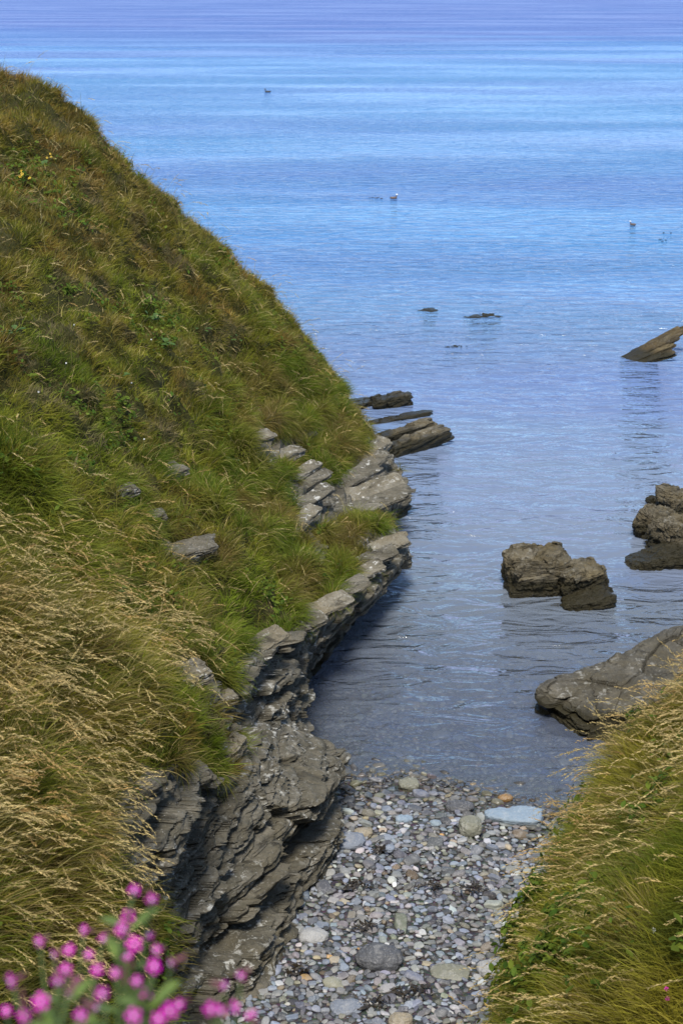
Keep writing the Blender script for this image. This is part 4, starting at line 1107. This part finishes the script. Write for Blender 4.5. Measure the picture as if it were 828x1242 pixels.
for a in [(185, 392, 9, .16, 'dark broad leaved plant high in the middle of the slope'), (194, 418, 6, .14, 'dark leafy plant just below the broad leaved one mid slope'),
          (124, 712, 4, .15, 'single green dock plant in the near left grass'), (245, 405, 5, .12, 'dark leafy plant right of the mid slope pair'),
          (288, 412, 5, .11, 'dark leafy plant nearest the skyline'), (52, 205, 7, .12, 'leafy plant near the top of the slope beside yellow flowers'),
          (15, 410, 8, .14, 'dark leafy clump at the left edge of the slope'), (148, 462, 6, .10, 'low leafy plant above the flat brown ledge'),
          (280, 562, 6, .09, 'bright leafy plant just left of the pale ledges'), (165, 890, 5, .09, 'leafy plant in the dark hollow under the golden grass')]:
    dock(*a)
for a in [(700, 1120, 7, .12, 'leafy green plant low on the right bank'), (650, 1190, 7, .10, 'leafy green plant at the near edge of the right bank'), (735, 1080, 6, .11, 'leafy green plant in the middle of the right bank')]:
    dock(*a, 'bank')
def small_flower(px, py, r, n, mat, label, group, which='head', hh=.13):
    p, N = surf(px, py, which); root = empty('wildflower', p); tag(root, label, 'flower', group)
    rg = np.random.default_rng(int(px * 3 + py))
    for k in range(n):
        top = N * hh + np.array([0, 0, hh]) + rg.normal(0, .045 if n > 1 else .005, 3)
        V, Fc = tube([(0, 0, 0), top * .5, top], .003, .002, 5); st_ = mesh_obj('stem', V, Fc, M_STEM, root)
        V, Fc = petals(unit(np.array([0, -.8, .6]) + rg.normal(0, .3, 3)), r); mesh_obj('flower_head', V + top, Fc, mat, st_)
small_flower(28, 228, .032, 5, M_YEL, 'cluster of yellow flowers high on the slope by the left edge', 'yellow wildflowers')
small_flower(60, 200, .022, 3, M_YEL, 'few yellow flowers above the leafy plant near the hilltop', 'yellow wildflowers')
for px, py, lab in [(88, 404, 'white daisy beside a dark leafy plant mid slope'), (181, 423, 'white daisy below the dark leafy plants mid slope'), (77, 455, 'white daisy on the left of the green slope'),
                    (158, 475, 'white daisy above the flat brown ledge'), (48, 492, 'white daisy lowest on the left of the green slope'), (178, 550, 'white daisy just above the flat brown ledge')]:
    small_flower(px, py, .013, 1, M_WHT, lab, 'white daisies on the slope')
small_flower(798, 1155, .016, 2, M_WHT, 'pale yellowish flower low on the right bank', 'white flowers on the bank', 'bank')
small_flower(804, 1238, .018, 2, M_PETAL, 'pink flower at the bottom right corner of the bank', 'pink flowers on the bank', 'bank')

# ------------------------------------------------------------------ birds and drifting weed on the water
M_BDARK = plain_material('dark_plumage', (.012, .012, .014), .5)
M_BBROWN = plain_material('brown_plumage', (.10, .06, .04), .6)
M_BWHITE = plain_material('white_plumage', (.75, .74, .70), .6)
M_BILL = plain_material('bird_bill', (.25, .14, .03), .5)
def bird(px, py, L, yaw, mat, head_mat, label):
    c = wl(px, py); root = empty('seabird', c); root.rotation_euler[2] = yaw; tag(root, label, 'bird', 'birds swimming on the sea')
    q, f = cube_sphere(8); u = unit(q)
    # one body: hull, tail and S-shaped neck drawn out of a single surface
    B = u * [L * .5, L * .2, L * .17] + [0, 0, L * .10]
    tail = np.clip((-u[:, 0] - .5) * 2, 0, 1); B[:, 2] += tail * L * .10; B[:, 1] *= 1 - .6 * tail
    mesh_obj('body', B, f, mat, root)
    V, Fc = tube([(L * .28, 0, L * .14), (L * .42, 0, L * .28), (L * .40, 0, L * .42), (L * .44, 0, L * .50)], L * .085, L * .06, 8); mesh_obj('neck', V, Fc, mat, root)
    h = mesh_obj('head', u * [L * .13, L * .085, L * .09] + [L * .47, 0, L * .53], f, head_mat, root)
    V, Fc = tube([(L * .56, 0, L * .53), (L * .72, 0, L * .51)], L * .03, L * .008, 6); mesh_obj('bill', V, Fc, M_BILL, h)
bird(325, 112, .55, math.pi, M_BDARK, M_BDARK, 'dark bird swimming alone far out on the left')
bird(477, 241, .36, .3, M_BBROWN, M_BWHITE, 'white headed brown bird swimming in mid water')
bird(767, 273, .28, 2.6, M_BBROWN, M_BWHITE, 'small pale bird swimming near the right edge')
def drift(px, py, n, w, seed, label):
    rg = np.random.default_rng(seed); c = wl(px, py); V, Fc, k = [], [], 0
    for _ in range(n):
        q, f = cube_sphere(3); u = unit(q) * [rg.uniform(.03, .10), rg.uniform(.02, .05), .014] + [rg.normal(0, w), rg.normal(0, .15), .01]
        V.append(u); Fc.append(f + k); k += len(u)
    o = mesh_obj('drifting_weed', np.concatenate(V), np.concatenate(Fc), M_WEED); o.location = c; tag(o, label, 'seaweed', 'scraps of weed drifting on the sea')
drift(458, 240, 7, .5, 1, 'scraps of weed trailing left of the white headed bird')
drift(802, 291, 3, .15, 2, 'scrap of weed nearest under the small pale bird'); drift(811, 282, 2, .12, 3, 'scrap of weed right of the small pale bird')
drift(415, 948, 2, .06, 4, 'scrap of weed at the waterline by the cliff')

# ------------------------------------------------------------------ light, world, camera
SUN_EL, SUN_AZ = 60.0, 186.0          # azimuth: degrees clockwise from straight ahead (+Y)
sun = bpy.data.lights.new('sun', 'SUN'); so = bpy.data.objects.new('sun', sun); COL.objects.link(so)
sun.energy = 2.5; sun.angle = math.radians(15); sun.color = (1, .955, .88)
el, az = math.radians(SUN_EL), math.radians(SUN_AZ)
d = Vector((math.sin(az) * math.cos(el), math.cos(az) * math.cos(el), math.sin(el)))
so.rotation_euler = d.to_track_quat('Z', 'Y').to_euler()
w = bpy.data.worlds.new('World'); scene.world = w; w.use_nodes = True
nt = w.node_tree; nt.nodes.clear()
sky = nt.nodes.new('ShaderNodeTexSky'); sky.sky_type = 'NISHITA'; sky.sun_disc = False
sky.sun_elevation = el; sky.sun_rotation = az; sky.air_density = 1.0; sky.dust_density = .6; sky.ozone_density = 3.0
bg = nt.nodes.new('ShaderNodeBackground'); bg.inputs[1].default_value = .135
wo = nt.nodes.new('ShaderNodeOutputWorld')
tc = nt.nodes.new('ShaderNodeTexCoord'); sz = nt.nodes.new('ShaderNodeSeparateXYZ'); nt.links.new(tc.outputs['Generated'], sz.inputs[0])
rp = nt.nodes.new('ShaderNodeValToRGB'); e_ = rp.color_ramp.elements
e_[0].position = 0.0; e_[0].color = (.22, .26, .55, 1); e_[1].position = .75; e_[1].color = (1.25, 1.08, .86, 1)
for p_, c_ in ((.05, (.38, .48, .82)), (.12, (1.02, 1.18, 1.18)), (.23, (.62, .76, .95)), (.36, (.58, .66, .88)), (.5, (.85, .85, .85))):
    q_ = e_.new(p_); q_.color = (*c_, 1)
nt.links.new(sz.outputs[2], rp.inputs[0])
mm = nt.nodes.new('ShaderNodeMix'); mm.data_type = 'RGBA'; mm.blend_type = 'MULTIPLY'; mm.inputs[0].default_value = 1
nt.links.new(sky.outputs[0], mm.inputs[6]); nt.links.new(rp.outputs[0], mm.inputs[7])
nt.links.new(mm.outputs[2], bg.inputs[0]); nt.links.new(bg.outputs[0], wo.inputs[0])

cam = bpy.data.cameras.new('camera'); co = bpy.data.objects.new('camera', cam); COL.objects.link(co)
cam.sensor_fit = 'VERTICAL'; cam.sensor_height = 36; cam.sensor_width = 24; cam.lens = F / 1242 * 36
cam.clip_start = .05; cam.clip_end = 40000
co.location = (0, 0, H); co.rotation_euler = (math.pi / 2 - PITCH, 0, 0)
cam.dof.use_dof = True; cam.dof.focus_distance = 17; cam.dof.aperture_fstop = 4.8
scene.camera = co
scene.view_settings.view_transform = 'Standard'; scene.view_settings.look = 'None'
scene.view_settings.gamma = 1; scene.view_settings.exposure = 1.12; scene.view_settings.use_curve_mapping = False
scene.cycles.max_bounces = 8; scene.cycles.transparent_max_bounces = 16
scene.cycles.use_denoising = True
